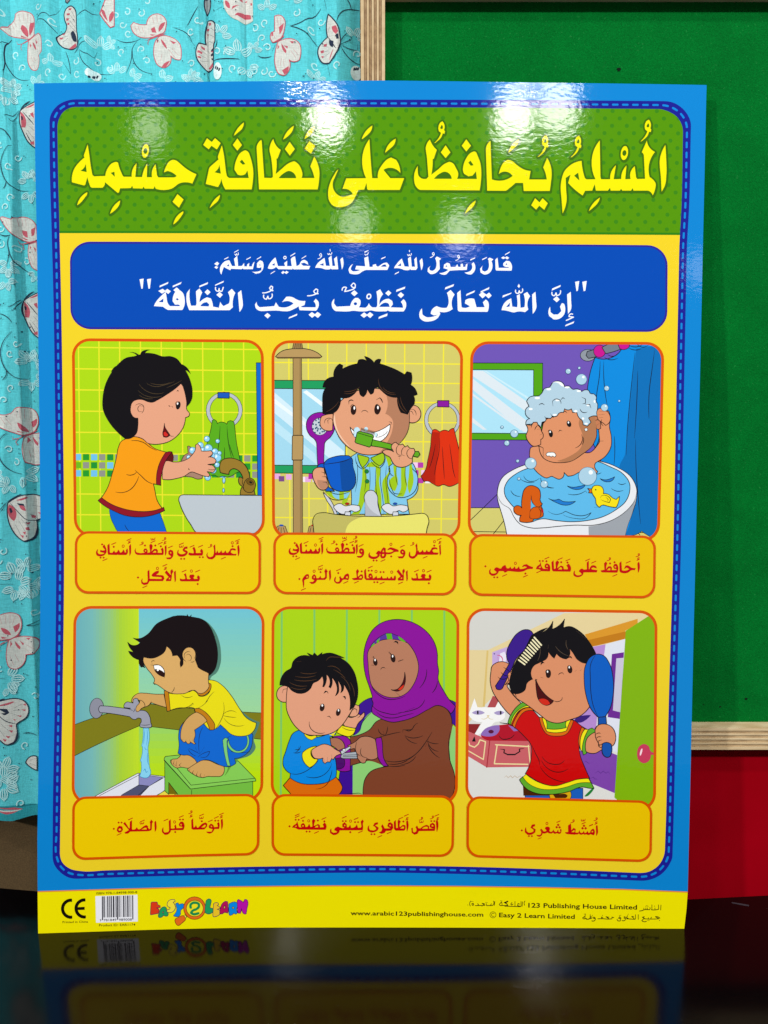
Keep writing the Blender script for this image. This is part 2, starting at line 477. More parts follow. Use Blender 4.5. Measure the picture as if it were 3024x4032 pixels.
# ------------------------------------------------------------------ red wall
YW = .604
M_red = mat('red_painted_board', '#7c0412', .85, .02, speckle(18, '#90000f', '#9a0013', detail=9, bump=.0001))
zf0 = at(2800, 2952, YW - .018).z      # lower edge of the frame front
bm = bmesh.new(); box(bm, .02, .9, YW, YW + .02, -.5, zf0 + .01)
solid('wall', bm, M_red, kind='structure', label='deep red wall below the green pin board')

# brown panel below the curtain
M_brown = mat('brown_board', '#4a3a28', .8, .1, speckle(900, '#54432e', '#6a563a', detail=4))
bm = bmesh.new(); box(bm, -.95, .1, YW + .034, YW + .05, -.5, .9)
solid('wall', bm, M_brown, kind='structure', label='brown board wall behind and below the curtain')

# ------------------------------------------------------------------ pin board: green felt in a plywood frame
YF = YW - .018                       # front of the frame
board = empty('pin_board', (.45, YW, .2), 'green felt pin board in a raw plywood frame behind the right half of the poster', 'pin board')
bpy.context.view_layer.update()
xl0, xl1 = at(1420, 100, YF).x, at(1516, 100, YF).x
zb0, zb1 = zf0, at(2800, 2866, YF).z
ztop = at(2200, 8, YF + .0125).z
def felt_fn(nt, b):
    L = nt.links; tc = nt.nodes.new('ShaderNodeTexCoord'); N = []
    for sc_, det in ((1100, 6), (26, 4), (700, 2)):
        n = nt.nodes.new('ShaderNodeTexNoise'); n.inputs['Scale'].default_value = sc_; n.inputs['Detail'].default_value = det; n.inputs['Distortion'].default_value = .8
        L.new(tc.outputs['Object'], n.inputs['Vector']); N.append(n)
    r = nt.nodes.new('ShaderNodeValToRGB'); r.color_ramp.elements[0].position = .32; r.color_ramp.elements[0].color = rgb('#005a1e'); r.color_ramp.elements[1].position = .66; r.color_ramp.elements[1].color = rgb('#007028')
    L.new(N[0].outputs['Fac'], r.inputs[0])
    mr = nt.nodes.new('ShaderNodeMapRange'); mr.inputs['From Min'].default_value = .3; mr.inputs['From Max'].default_value = .7; mr.inputs['To Min'].default_value = .9; mr.inputs['To Max'].default_value = 1.1
    L.new(N[1].outputs['Fac'], mr.inputs[0]); sc2 = nt.nodes.new('ShaderNodeVectorMath'); sc2.operation = 'SCALE'; L.new(r.outputs[0], sc2.inputs[0]); L.new(mr.outputs[0], sc2.inputs['Scale'])
    f = nt.nodes.new('ShaderNodeMapRange'); f.inputs['From Min'].default_value = .66; f.inputs['From Max'].default_value = .74; f.inputs['To Max'].default_value = .5; L.new(N[2].outputs['Fac'], f.inputs[0])
    mx = nt.nodes.new('ShaderNodeMix'); mx.data_type = 'RGBA'; mx.inputs[7].default_value = rgb('#2f8a48'); L.new(f.outputs[0], mx.inputs[0]); L.new(sc2.outputs[0], mx.inputs[6]); L.new(mx.outputs[2], b.inputs['Base Color'])
    bu = nt.nodes.new('ShaderNodeBump'); bu.inputs['Distance'].default_value = .0004; L.new(N[0].outputs['Fac'], bu.inputs['Height']); L.new(bu.outputs[0], b.inputs['Normal'])
M_felt = mat('green_felt', '#00702f', .95, .05, felt_fn)
bm = bmesh.new(); box(bm, xl1 - .002, .9, YF + .0125, YF + .0175, zb1 - .002, ztop + .03)
solid('felt_panel', bm, M_felt, board)
ply = [mat('plywood_layer_pale', '#c9b08a', .8, .1, speckle(70, '#b89c74', '#d8c29c', (1, 1, 1), 8, .0003)),
       mat('plywood_layer_dark', '#96795a', .85, .1, speckle(160, '#80664c', '#ab8f6c', (1, 1, 1), 8, .0008)),
       mat('plywood_layer_pale_flat', '#c9b08a', .8, .1, speckle(110, '#c2a67c', '#dcc7a2', (.35, 1, 4), 8, .0003)),
       mat('plywood_layer_dark_flat', '#96795a', .85, .1, speckle(160, '#94795a', '#c0a67f', (.5, 1, 2.5), 8, .0008))]
def plies(name, horizontal, a0, a1, b0, b1, n, yf=YF):
    """a strip of plywood seen on its cut edge: each veneer its own layer"""
    strip = empty(name, (a0 if not horizontal else (b0 + b1) / 2, yf, b0 if not horizontal else a0)); strip.parent = board
    strip.matrix_parent_inverse = board.matrix_world.inverted(); bpy.context.view_layer.update()
    ws = [1.25 if i in (0, n - 1) else (.75 if i % 2 == 0 else 1.15) for i in range(n)]; tot = sum(ws); p = a0
    for i, wd in enumerate(ws):
        q = p + (a1 - a0) * wd / tot; bm = bmesh.new(); yy = yf + (0 if i % 2 == 0 else .0007)
        if horizontal: box(bm, b0, b1, yy, yf + .0178, p, q - .00005)
        else: box(bm, p, q - .00005, yy, yf + .0178, b0, b1)
        solid('veneer_layer', bm, ply[i % 2 + (2 if horizontal else 0)], strip)
        p = q
plies('frame_stile', False, xl0, xl1, zb0, ztop + .022, 9)
plies('frame_rail', True, zb0, zb1, xl1 + .0002, .9, 9)
plies('frame_rail', True, ztop, ztop + .02, xl1 + .0002, .9, 9)

# small dark holes and marks on the felt
M_hole = mat('dark_pin_hole', '#0a1a10', .9, .1)
for (x, y, r) in ((2437, 273, .0016), (2938, 2752, .0012), (2836, 2783, .0008), (2770, 2775, .0006)):
    bm = bmesh.new(); p = at(x, y, YF + .0122)
    bm.faces.new([bm.verts.new((p.x + r * math.cos(a) * (1 + .3 * math.sin(3 * a)), YF + .0122, p.z + r * .8 * math.sin(a))) for a in (math.tau * i / 9 for i in range(9))])
    solid('pin_hole', bm, M_hole, board)
# ------------------------------------------------------------------ the poster
# foot of the sheet follows this line on the table (seen in the photograph), the top leans on the frame
PS = Sheet(poster_y, -.26, .26, 26, -.01, .65, 33, 2e-6)
bpy.context.view_layer.update()
poster = empty('poster', (0, .55, 0), 'glossy Arabic hygiene poster with six cartoon pictures standing on the black table', 'poster')
bpy.context.view_layer.update()
OUT = ([(134, 328), (800, 322), (1512, 317), (2100, 325), (2782, 335), (2774, 700), (2767, 1000), (2756, 1500), (2743, 2000), (2731, 2500), (2720, 3000),
        (2714, 3250), (2708, 3510), (2703, 3580), (2694, 3658)] + [(x, y) for x, y in reversed(FOOT)][1:] +
       [(148, 3500), (147, 3300), (152, 3000), (158, 2500), (159, 2040), (153, 1500), (146, 1000), (139, 650)])
PC = Canvas(PS, ink, poster)
CANVASES = [PC]
c = PC
# the card itself, 0.35 mm thick
front = [PS.hit(x, y) for x, y in OUT]
sheet = Part('card_sheet', PS, ink, poster)
sheet.add('#0a80cc', 0, [front])
def card_back():
    n = len(front); b = len(sheet.v); sheet.cols += ['#e9ecee']
    ov, tris = PS.tess([front])
    used = {}
    for t in tris:
        ids = []
        for i in t:
            if i not in used:
                x, z = ov[i]; used[i] = len(sheet.v); sheet.v.append((x, PS.y(x, z) + .00035, z)); sheet.n.append(-PS.normal(x, z))
            ids.append(used[i])
        a, b_, c_ = (ov[i] for i in t)
        if (b_[0] - a[0]) * (c_[1] - a[1]) - (b_[1] - a[1]) * (c_[0] - a[0]) > 0: ids.reverse()
        sheet.t.append(ids); sheet.m.append(1)
    for i in range(n):
        p, q = front[i], front[(i + 1) % n]; m = 8; d = Vector((q[1] - p[1], 0, -(q[0] - p[0]))).normalized() * -1
        k0 = len(sheet.v)
        for j in range(m + 1):
            x = p[0] + (q[0] - p[0]) * j / m; z = p[1] + (q[1] - p[1]) * j / m; y = PS.y(x, z)
            sheet.v += [(x, y, z), (x, y + .00035, z)]; sheet.n += [d, d]
        for j in range(m):
            a = k0 + 2 * j; sheet.t += [[a, a + 1, a + 3], [a, a + 3, a + 2]]; sheet.m += [1, 1]
card_back()
c.parts['sheet'] = sheet; c.order.append('sheet')

# ---- lines of the layout, in photo pixels
def quad_curve(top, right, bottom, left): return top + right + bottom + left
# navy band and inner field
c.part('stitched_border')
bandO = [(195, 500), (199, 455), (222, 420), (265, 396), (300, 391), (900, 391), (1500, 392), (2100, 394), (2600, 398), (2650, 404), (2695, 435), (2719, 480), (2720, 520),
         (2714, 800), (2704, 1000), (2692, 1600), (2680, 2200), (2665, 2700), (2653, 3200), (2648, 3370), (2635, 3405), (2600, 3445), (2550, 3466), (2500, 3467), (2200, 3455), (1800, 3441), (1500, 3436), (1100, 3440), (700, 3448), (420, 3456), (310, 3460), (270, 3455), (238, 3435), (212, 3400), (207, 3360), (208, 3200),
         (215, 2800), (221, 2300), (222, 2000), (217, 1600), (211, 1200), (203, 900), (196, 650)]
bandI = [(226, 505), (230, 475), (250, 440), (285, 422), (310, 421), (900, 421), (1500, 422), (2100, 425), (2590, 429), (2630, 438), (2670, 465), (2687, 500), (2689, 540),
         (2684, 800), (2674, 1000), (2662, 1600), (2650, 2200), (2635, 2700), (2623, 3200), (2618, 3345), (2610, 3380), (2590, 3410), (2560, 3430), (2510, 3437), (2200, 3424), (1800, 3412), (1500, 3408), (1100, 3411), (700, 3419), (420, 3427), (320, 3430), (275, 3420), (245, 3395), (236, 3355), (238, 3200),
         (245, 2800), (252, 2300), (252, 2000), (247, 1600), (241, 1200), (234, 900), (228, 650)]
c.F('#1a1c8e', bandO, [bandI], ang=60)
# ------------------------------------------------------------------ printed layout
bandI_pts = curve(P(bandI), True, ang=60)
c.part('yellow_field'); c.F('#e9cc24', bandI, ang=60)
foot_line = [(140, 3509), (300, 3504), (547, 3497), (800, 3491), (1002, 3489), (1300, 3486), (1512, 3486), (1800, 3488), (2150, 3493), (2450, 3500), (2720, 3511)]
c.setclip([(x, y) for x, y in OUT])
c.part('footer_strip')
c.F('#dd8a30', foot_line + [(2760, 3720), (120, 3720)], sm=False)
c.F('#ece000', [(x, y + 5) for x, y in foot_line] + [(2760, 3720), (120, 3720)], sm=False)
c.setclip(None)
# stitches: equal dashes along the middle of the navy band
c.part('stitch', key='stitch', kind='stuff', label='row of light blue dashes along the middle of the navy border')
mid = [((a[0] + b[0]) / 2, (a[1] + b[1]) / 2) for a, b in zip(bandO, bandI)]
mid = curve(mid, True, ang=80, sub=8)
acc = []; tot = 0
for i in range(len(mid)):
    p, q = Vector(mid[i]), Vector(mid[(i + 1) % len(mid)]); acc.append((tot, p, q)); tot += (q - p).length
def along(t):
    t %= tot
    lo, hi = 0, len(acc) - 1
    while lo < hi:
        m = (lo + hi + 1) // 2
        if acc[m][0] <= t: lo = m
        else: hi = m - 1
    a, p, q = acc[lo]; return tuple(p + (q - p) * ((t - a) / max(1e-6, (q - p).length)))
nd = round(tot / 39.6); fs = []
for i in range(nd):
    t = (i + .3) * tot / nd; fs += pen([along(t - 9), along(t), along(t + 9)], 4.2, k=8)
c.raw('#0a84d4', fs)

# ---- green title banner
c.setclip(bandI_pts)
c.part('title_banner')
c.F('#2a7c12', [(180, 380), (2760, 380), (2760, 926), (1512, 921), (180, 918)], sm=False)
c.F('#519000', [(180, 380), (2760, 380), (2760, 917), (1512, 913), (180, 909)], sm=False)
c.part('halftone_dot', kind='stuff', label='staggered grid of darker green dots behind the title')
fs = []
for r in range(-2, 17):
    for k in range(-3, 44):
        u = k + (.5 if r % 2 else 0)
        x = 322.7 + 58.04 * u; x += (r / 16) * (7.5 - 25 * u / 38)
        v = u / 38; y = 432 + 5.4 * v + r * (28.7 + .4 * v)
        fs.append(ell(x, y, 8.3, k=10))
c.raw('#3a8212', fs)
c.setclip(None)

def lettering(canvas, col, outline, letters, ow=8.5, shift=(0, 0), smooth=True):
    """letters: list of (outer, [holes]) already in crop units"""
    polys = [([tuple(p) for p in curve(P(o), True, ang=38)], [curve(P(h), True, ang=45) for h in hs]) for o, hs in letters]
    if outline:
        fs = []
        for o, hs in polys:
            for dx, dy in (shift if isinstance(shift, list) else [shift]):
                fs += pen([(x + dx, y + dy) for x, y in o], ow, closed=True, k=8)
                fs.append([(x + dx, y + dy) for x, y in o])
            for h in hs: fs += pen(h, ow * .8, closed=True, k=8)
        canvas.raw(outline, fs)
    canvas.raw(col, [o for o, hs in polys], [h for o, hs in polys for h in hs], up=2)
def slash(s): return (s, [])
def off(s, dx, dy): return '/'.join(' '.join('%g,%g' % (x + dx, y + dy) for x, y in P(q)) for q in s.split('/'))
def damma(dx, dy):
    return (off('437,55 410,70 388,130 395,175 420,195 385,265 335,318 360,308 420,250 440,200 460,205 467,175 455,160 458,90', dx, dy), [off('428,97 408,135 420,148 438,145 438,110', dx, dy)])
def ringp(cx, cy, rx, ry, hx, hy, rot=8):
    f = lambda a, b: ' '.join('%g,%g' % p for p in ell(cx, cy, a, b, rot, 20))
    return (f(rx, ry), [f(hx, hy)])
Y1, G1 = '#ebe400', '#3c6a0a'
SH = [(0, 0), (5, 12)]
c.part('title_lettering', label='yellow Arabic title with dark green outline')
c.crop(260, 460, 540)
lettering(c, Y1, G1, [
 ('262,335 218,460 225,492 150,560 105,620 72,792 215,830 235,815 258,730 278,800 295,845 318,858 440,858 460,838 470,790 625,920 640,915 655,865 770,863 788,856 800,832 810,865 925,868 938,845 950,868 1060,870 1072,838 1085,870 1275,870 1385,800 1528,808 1578,695 1480,645 1350,540 1290,520 1250,540 1210,600 1185,672 1230,655 1280,672 1338,715 1300,733 1120,733 1100,700 1083,575 1040,660 1040,730 978,730 982,567 930,680 920,728 838,728 853,562 800,655 795,725 700,725 680,700 640,600 630,555 610,545 560,560 500,630 475,715 340,720 320,705 300,600 280,450',
  ['238,565 215,620 173,652 250,668', '540,678 585,665 590,725']), ringp(960, 413, 41, 83, 24, 34),
 slash('255,912 170,985 135,1070 175,1040 248,950'), slash('655,1012 570,1090 533,1172 580,1140 645,1060'), slash('1418,1142 1330,1220 1297,1303 1345,1265 1410,1180'), slash('1348,935 1422,1000 1366,1098 1288,1028')], 22, SH)
c.crop(780, 460, 540)
lettering(c, Y1, G1, [
 ('288,345 243,470 248,515 150,600 130,640 93,812 240,850 268,800 283,750 300,820 330,878 648,878 660,800 667,650 650,550 620,450 600,420 570,405 520,430 460,530 440,640 480,700 520,708 570,695 597,650 612,740 375,740 350,720 335,650 310,450', ['258,580 240,630 198,670 275,688', '503,545 530,518 572,572 540,578']),
 slash('108,260 165,305 205,258 273,318 228,395 162,350 128,393 62,340'), slash('475,262 530,342 475,410 420,340'), slash('553,68 480,140 432,228 465,205 540,130'), slash('265,945 185,1020 140,1105 180,1070 250,1000'),
 ('762,280 708,385 738,878 1446,878 1462,780 1465,640 1440,550 1405,480 1358,598 1385,660 1407,740 1252,740 1262,690 1250,640 1200,560 1162,537 1100,560 1000,640 938,693 950,600 948,508 965,495 1000,400 935,335 910,268 865,385 885,500 905,725 880,740 800,738 790,600 770,300', ['975,742 1040,680 1100,655 1150,675 1187,742']),
 slash('1108,303 1170,390 1110,470 1050,390'), slash('1345,295 1417,350 1366,447 1288,385'), slash('1157,108 1070,190 1030,275 1075,245 1145,160'), slash('1412,110 1320,190 1288,270 1330,240 1400,160')], 22, SH)
c.crop(1260, 460, 540)
lettering(c, Y1, G1, [
 ('222,637 190,670 130,780 98,930 110,1010 160,1075 220,1093 300,1085 380,1040 430,960 463,885 535,880 562,802 570,870 590,885 965,885 1018,742 850,742 768,642 800,625 860,618 920,635 972,680 960,600 920,520 860,493 820,510 760,570 700,690 700,742 632,742 612,500 598,270 530,400 558,742 318,745 272,872 350,885 397,935 340,955 270,968 210,940 165,880 155,800 185,720', []),
 slash('633,105 550,180 505,272 550,240 625,150'), slash('915,265 820,350 788,435 830,400 905,320')], 22, SH)
c.crop(1600, 460, 540)
X5 = 1597.6
lettering(c, Y1, G1, [
 ('138,595 105,660 95,770 115,840 175,885 887,890 900,800 907,680 895,560 850,440 820,418 780,435 720,510 690,590 685,650 700,690 750,720 800,712 842,660 853,752 613,750 628,690 600,620 560,560 520,545 470,565 380,640 302,700 315,620 318,515 335,500 368,400 310,330 285,275 235,375 240,430 250,500 267,725 245,748 185,745 150,715 138,660', ['335,750 400,690 465,665 510,680 548,750', '750,555 775,530 813,585 780,592']),
 slash('475,345 533,430 475,500 417,430'), slash('725,272 782,350 725,420 670,350'), damma(0, 0), slash('838,1012 760,1080 710,1172 750,1140 825,1060'),
 ('1018,290 962,400 978,893 1195,895 1250,860 1320,800 1412,800 1420,897 1735,897 1748,800 1758,680 1745,590 1703,497 1655,612 1683,680 1698,758 1485,758 1503,655 1430,640 1340,585 1270,530 1225,520 1180,550 1140,620 1120,692 1170,665 1230,670 1285,715 1215,757 1035,757 1025,500', []),
 slash('1558,985 1610,1035 1648,985 1710,1045 1668,1125 1608,1075 1570,1123 1510,1070'), slash('1360,270 1275,345 1233,435 1280,400 1350,320'),
 damma(X5 + 92 - 437, 167), damma(X5 + 490 - 437, 173), damma(X5 + 1335 - 437, -20)], 22, SH)
c.crop(2120, 460, 540)
lettering(c, Y1, G1, [
 ('522,533 450,550 380,590 320,650 280,760 270,830 280,1000 293,1168 340,1020 335,880 330,740 388,700 360,800 440,880 535,952 565,895 650,893 680,815 695,893 840,893 865,860 875,893 985,893 1000,872 1015,893 1120,893 1140,862 1150,893 1320,893 1350,905 1382,950 1410,880 1415,800 1395,770 1345,730 1345,545 1410,425 1330,350 1312,287 1250,430 1275,465 1290,750 1195,752 1180,720 1165,598 1110,690 1115,752 1050,755 1065,590 1005,700 1002,752 910,755 937,587 875,685 868,755 760,755 750,720 742,285 667,415 690,755 590,757 560,735 535,640', ['432,713 480,675 495,770']),
 ringp(1040, 438, 43, 85, 24, 35), slash('743,978 660,1050 610,1140 655,1105 730,1020'), slash('1535,340 1473,490 1482,740 1490,905 1530,830 1548,700 1545,500')], 22, SH)

# ---- blue quotation panel
c.part('quote_panel'); c.ox = c.oy = 0; c.s = 1
q = rrect((275, 951), (2629, 966), (2627, 1307), (278, 1296), 80, 9)
qi = rrect((282, 959), (2621, 973), (2619, 1299), (285, 1288), 73, 9)
c.raw('#2b2396', [q]); c.raw('#0048b0', [qi])
c.part('quote_lettering', label='two lines of white Arabic lettering')
W1 = '#f2f6fb'
c.crop(520, 1060, 720)
U = [(1520.7, .7777)]
def g(s): return ' '.join('%g,%g' % (1520.7 + x * .7777, y * .7777) for x, y in P(s))
lettering(c, W1, None, [
 ('305,205 262,245 215,300 198,335 275,340 300,355 330,370 455,370 475,330 477,270 460,215 430,190 400,195 375,240 368,290 390,322 420,320 440,335 345,335 325,310 313,250', ['285,265 282,300 240,298', '395,272 410,262 425,275 410,283']),
 ('525,178 497,215 500,320 520,372 885,372 915,345 917,270 937,215 905,178 870,210 885,250 880,310 830,335 815,320 800,295 788,350 735,340 728,300 715,265 680,255 650,270 612,300 620,250 637,212 612,175 580,200 585,300 580,330 535,332 525,290', ['620,335 650,305 680,300 700,320 695,338']),
 slash('990,190 960,215 975,388 1000,350 998,250'), slash('278,178 300,195 320,178 352,200 328,225 300,203 272,222 238,197'), slash('405,165 430,187 407,215 375,190'), slash('685,182 712,208 685,235 658,208'), slash('795,205 823,232 797,260 765,232'),
 slash('330,115 250,150 250,165 325,132'), slash('450,115 370,150 368,165 440,135'), slash('690,118 612,150 610,165 685,135'), slash('833,105 755,140 752,152 828,120'), slash('105,85 68,92 85,178 97,175'), slash('172,85 135,92 150,178 162,175'),
 ('1130,295 1115,320 1120,350 1150,375 1190,380 1300,375 1430,378 1490,350 1510,335 1520,372 1668,377 1693,334 1692,296 1668,268 1647,292 1665,319 1665,346 1545,345 1530,340 1565,325 1573,288 1520,285 1440,250 1400,250 1360,300 1420,290 1465,310 1400,345 1330,340 1305,300 1290,335 1160,345 1140,330', []),
 slash('1228,397 1257,420 1230,447 1200,420'), slash(g('143,500 177,525 210,498 250,530 212,568 177,542 145,567 103,532')), slash('1500,403 1425,435 1420,450 1495,420')])
fs = []
for s_ in ('1185,215 1240,205 1270,185 1275,160 1262,153 1248,170 1262,190 1278,195', '1195,235 1200,265 1220,272 1232,245 1238,268 1258,265 1270,225', '758,165 765,195 785,200 790,175 795,195 815,200 828,165', g('92,310 160,300 205,275 210,240 190,230 165,255 180,280 215,285')):
    fs += pen(curve(P(s_), False, ang=70), 5)
c.raw(W1, fs)
c.crop(1180, 1060, 560)
lettering(c, W1, None, [
 ('405,345 375,390 378,440 400,475 430,490 570,492 625,485 700,492 780,490 830,480 880,490 1000,492 1030,480 1060,493 1210,493 1242,430 1240,390 1210,350 1180,382 1200,415 1205,450 1060,445 1087,410 1080,370 1040,345 990,355 930,415 945,330 972,292 938,235 895,262 905,330 905,420 890,445 845,445 820,420 805,395 780,440 760,450 690,445 710,400 708,360 680,335 650,335 610,375 590,430 430,437 400,400', [' '.join('%g,%g' % p for p in ell(650, 403, 20, 17)), '928,440 960,405 1010,390 1040,405 1050,440']),
 slash('637,245 677,280 637,315 598,280'), slash('1035,247 1070,277 1035,312 998,280'), slash('1180,268 1217,300 1182,337 1142,302'), slash('752,503 785,530 820,500 860,532 822,570 785,540 750,568 710,537'), slash('1025,515 925,555 918,580 1020,545'), slash('1232,203 1130,240 1125,265 1225,228'),
 ringp(807, 318, 29, 35, 15, 18, 20)])
c.raw(W1, pen(curve(P('495,245 515,210 545,215 525,260 590,245 640,220 645,175 625,162 600,190 620,212 648,215'), False, ang=70), 6.5))
c.crop(1620, 1060, 720)
lettering(c, W1, None, [
 ('95,355 72,400 75,440 110,470 170,473 230,450 262,400 252,385 330,385 375,360 368,280 392,230 355,188 322,215 335,260 335,320 320,350 275,350 230,335 185,370 175,405 205,420 240,412 190,432 140,435 100,410', []),
 ('445,190 415,215 420,370 440,385 690,387 702,340 695,295 675,275 648,300 665,345 590,345 585,325 570,270 540,265 490,280 485,310 530,335 500,350 455,345 450,280', []),
 slash('643,205 680,230 705,212 728,240 700,265 672,240 645,265 612,232'), slash('387,135 308,165 303,185 380,155'), slash('577,192 500,225 495,243 570,210'), slash('708,162 630,200 625,212 702,182'),
 slash('1125,205 1095,230 1100,405 1130,360 1130,280'),
 ('905,265 850,300 818,372 870,378 895,385 930,392 960,385 1030,390 1060,365 1055,290 1077,245 1050,207 1018,225 1030,290 1025,345 990,350 985,270 983,225 955,240 962,300 960,345 915,340', ['895,302 890,340 858,343']),
 slash('975,133 985,155 975,170 962,155'), slash('908,212 830,238 825,258 900,225'),
 ('1258,340 1243,380 1250,425 1290,455 1340,450 1385,410 1395,350 1385,315 1365,307 1348,340 1360,380 1330,410 1290,412 1262,390', []),
 slash('1318,245 1345,275 1318,300 1285,272'), slash('1355,143 1278,175 1272,195 1350,160'), slash('1445,205 1412,230 1420,405 1445,370 1448,280'), slash('1478,472 1400,505 1393,520 1470,490'),
 slash('1522,107 1485,115 1497,200 1510,195'), slash('1590,107 1550,115 1562,200 1578,195')])
fs = []
for s_ in ('945,190 950,215 970,220 978,195 985,215 1000,210 1008,180', '1275,210 1280,235 1300,240 1312,215 1318,238 1340,232 1352,195', '1462,408 1435,412 1430,430 1470,435 1405,465'): fs += pen(curve(P(s_), False, ang=70), 5)
c.raw(W1, fs)
# first line
c.crop(820, 980, 620)
lettering(c, W1, None, [
 slash('95,135 115,155 95,178 62,158'), slash('82,180 105,192 88,212 64,195'),
 ('222,120 180,130 145,160 125,200 138,272 155,215 165,190 210,215 232,225 240,210 350,215 362,205 375,214 470,214 488,135 465,165 460,185 430,185 432,148 410,165 408,185 380,185 378,148 355,180 315,182 305,72 272,105 285,182 250,180', ['215,160 195,180 222,185']),
 ('545,120 515,150 512,195 535,200 560,190 560,225 500,242 460,240 500,262 540,255 575,215 582,160 570,130', ['545,160 535,172 552,178']),
 ('708,90 685,110 640,170 628,205 680,210 715,190 740,214 885,216 890,205 900,216 1060,215 1075,180 1000,178 975,155 1010,145 1055,168 1045,135 1015,115 985,125 955,170 930,182 915,80 880,95 870,110 880,182 830,182 832,125 800,150 810,182 735,182', ['700,150 700,178 668,170']),
 ringp(808, 92, 17, 19, 8, 9, 15), slash('790,232 808,245 825,232 848,245 822,265 805,250 785,265 768,250'), slash('705,230 660,255 655,268 700,240'), slash('917,40 870,68 865,80 910,55'), slash('1033,68 985,98 982,108 1030,80'), slash('558,77 512,105 510,115 555,90'), slash('450,82 402,108 400,118 445,95'), slash('215,82 170,105 167,115 210,95'), slash('320,8 275,32 272,42 318,18'),
 ('1225,95 1195,115 1140,170 1127,200 1200,205 1230,215 1285,214 1290,205 1300,215 1370,215 1355,78 1325,105 1338,180 1308,180 1298,70 1268,95 1280,180 1240,178', ['1215,150 1215,178 1170,168']),
 slash('1415,88 1392,110 1408,217 1420,190 1425,140'), slash('1285,0 1290,25 1282,30 1280,5'),
 ('1525,160 1490,190 1478,225 1490,258 1535,268 1590,262 1620,240 1665,222 1665,185 1560,178 1548,215 1600,222 1560,235 1520,235 1500,215 1510,185', []),
 ])
fs = []
for s_ in ('280,55 290,70 298,50 305,66 318,60 316,40', '1155,105 1185,90 1195,65 1185,48 1172,62 1180,75 1195,75', '1258,48 1265,62 1277,48 1283,62 1298,55 1302,38'): fs += pen(curve(P(s_), False, ang=70), 3.6)
c.raw(W1, fs)
c.crop(1440, 980, 620)
lettering(c, W1, None, [
 ('-5,222 228,222 248,175 225,145 190,150 150,175 130,188 112,180 108,160 75,168 72,190 40,190 25,80 -15,95 -5,190', ['160,188 185,168 210,165 220,188']),
 ('380,102 355,125 310,180 300,205 375,210 405,222 460,222 468,210 475,222 530,222 545,200 535,85 512,110 520,188 485,188 475,80 445,100 455,188 410,185', ['372,150 372,182 335,178']),
 slash('592,98 568,125 585,225 600,190 600,130'), slash('210,80 165,100 162,112 205,92'), slash('350,238 310,258 305,272 350,248'), slash('30,12 -15,30 -10,42 25,22'), slash('460,8 467,28 460,35 455,22'),
 ('750,80 732,98 740,120 745,180 730,215 700,232 675,225 668,205 680,180 655,205 652,240 680,265 720,262 765,230 780,205 775,120 795,105', []),
 ('858,145 825,165 820,205 855,215 868,222 830,245 775,255 810,272 850,268 885,230 950,225 1065,222 1072,155 1055,165 1050,190 1025,190 1022,155 1000,160 1000,190 975,190 965,160 945,190 895,192 885,155', ['850,172 840,185 860,192']),
 ('1135,140 1115,160 1122,200 1110,225 1075,245 1040,248 1070,265 1110,270 1145,235 1155,190', []),
 ('1305,92 1285,108 1295,125 1298,190 1285,225 1255,240 1230,230 1225,200 1235,172 1205,210 1210,250 1245,270 1290,262 1325,225 1335,190 1325,130 1345,110', []),
 ('1388,92 1365,115 1368,210 1375,228 1535,230 1537,165 1515,130 1480,125 1450,150 1448,175 1475,190 1505,190 1505,200 1400,200 1395,150', ['1483,150 1472,165 1492,170']),
 slash('1450,80 1470,92 1485,78 1512,95 1490,112 1470,98 1450,108 1425,95'), slash('1518,28 1470,55 1465,68 1512,42'), slash('1278,85 1232,105 1225,120 1270,98'), slash('1153,90 1105,110 1100,125 1145,103')])
fs = []
for s_ in ('680,92 705,80 722,55 715,38 702,50 706,62 722,60', '948,122 975,108 988,82 978,65 968,78 974,90 990,88', '440,60 448,74 460,58 466,72 477,66 480,48', '-10,55 0,68 8,60 18,64 28,40'): fs += pen(curve(P(s_), False, ang=70), 3.6)
c.raw(W1, fs)
c.ox = c.oy = 0; c.s = 1

# ---- panels: six pictures with captions
PIC = [((283, 1332), (1038, 1338), (1043, 2117), (292, 2114)), ((1069, 1340), (1824, 1344), (1812, 2126), (1072, 2122)), ((1853, 1344), (2616, 1347), (2597, 2134), (1841, 2126)),
       ((290, 2386), (1042, 2387), (1036, 3156), (282, 3168)), ((1070, 2387), (1809, 2392), (1802, 3170), (1066, 3156)), ((1838, 2394), (2589, 2404), (2582, 3195), (1832, 3166))]
CAP = [((296, 2091), (1028, 2096), (1027, 2339), (296, 2337)), ((1077, 2096), (1798, 2100), (1796, 2344), (1077, 2339)), ((1847, 2102), (2582, 2109), (2579, 2356), (1846, 2345)),
       ((286, 3136), (1022, 3124), (1021, 3366), (285, 3386)), ((1070, 3125), (1789, 3131), (1786, 3373), (1070, 3368)), ((1838, 3133), (2568, 3152), (2565, 3394), (1836, 3374))]
def inset(q, d):
    out = []
    for i in range(4):
        p = Vector(q[i]); a = (Vector(q[i - 1]) - p).normalized(); b = (Vector(q[(i + 1) % 4]) - p).normalized(); out.append(tuple(p + (a + b) * d))
    return out
ORANGE = '#d45200'
c.part('picture_frame'); PANELS = []
base_layer = c.layer
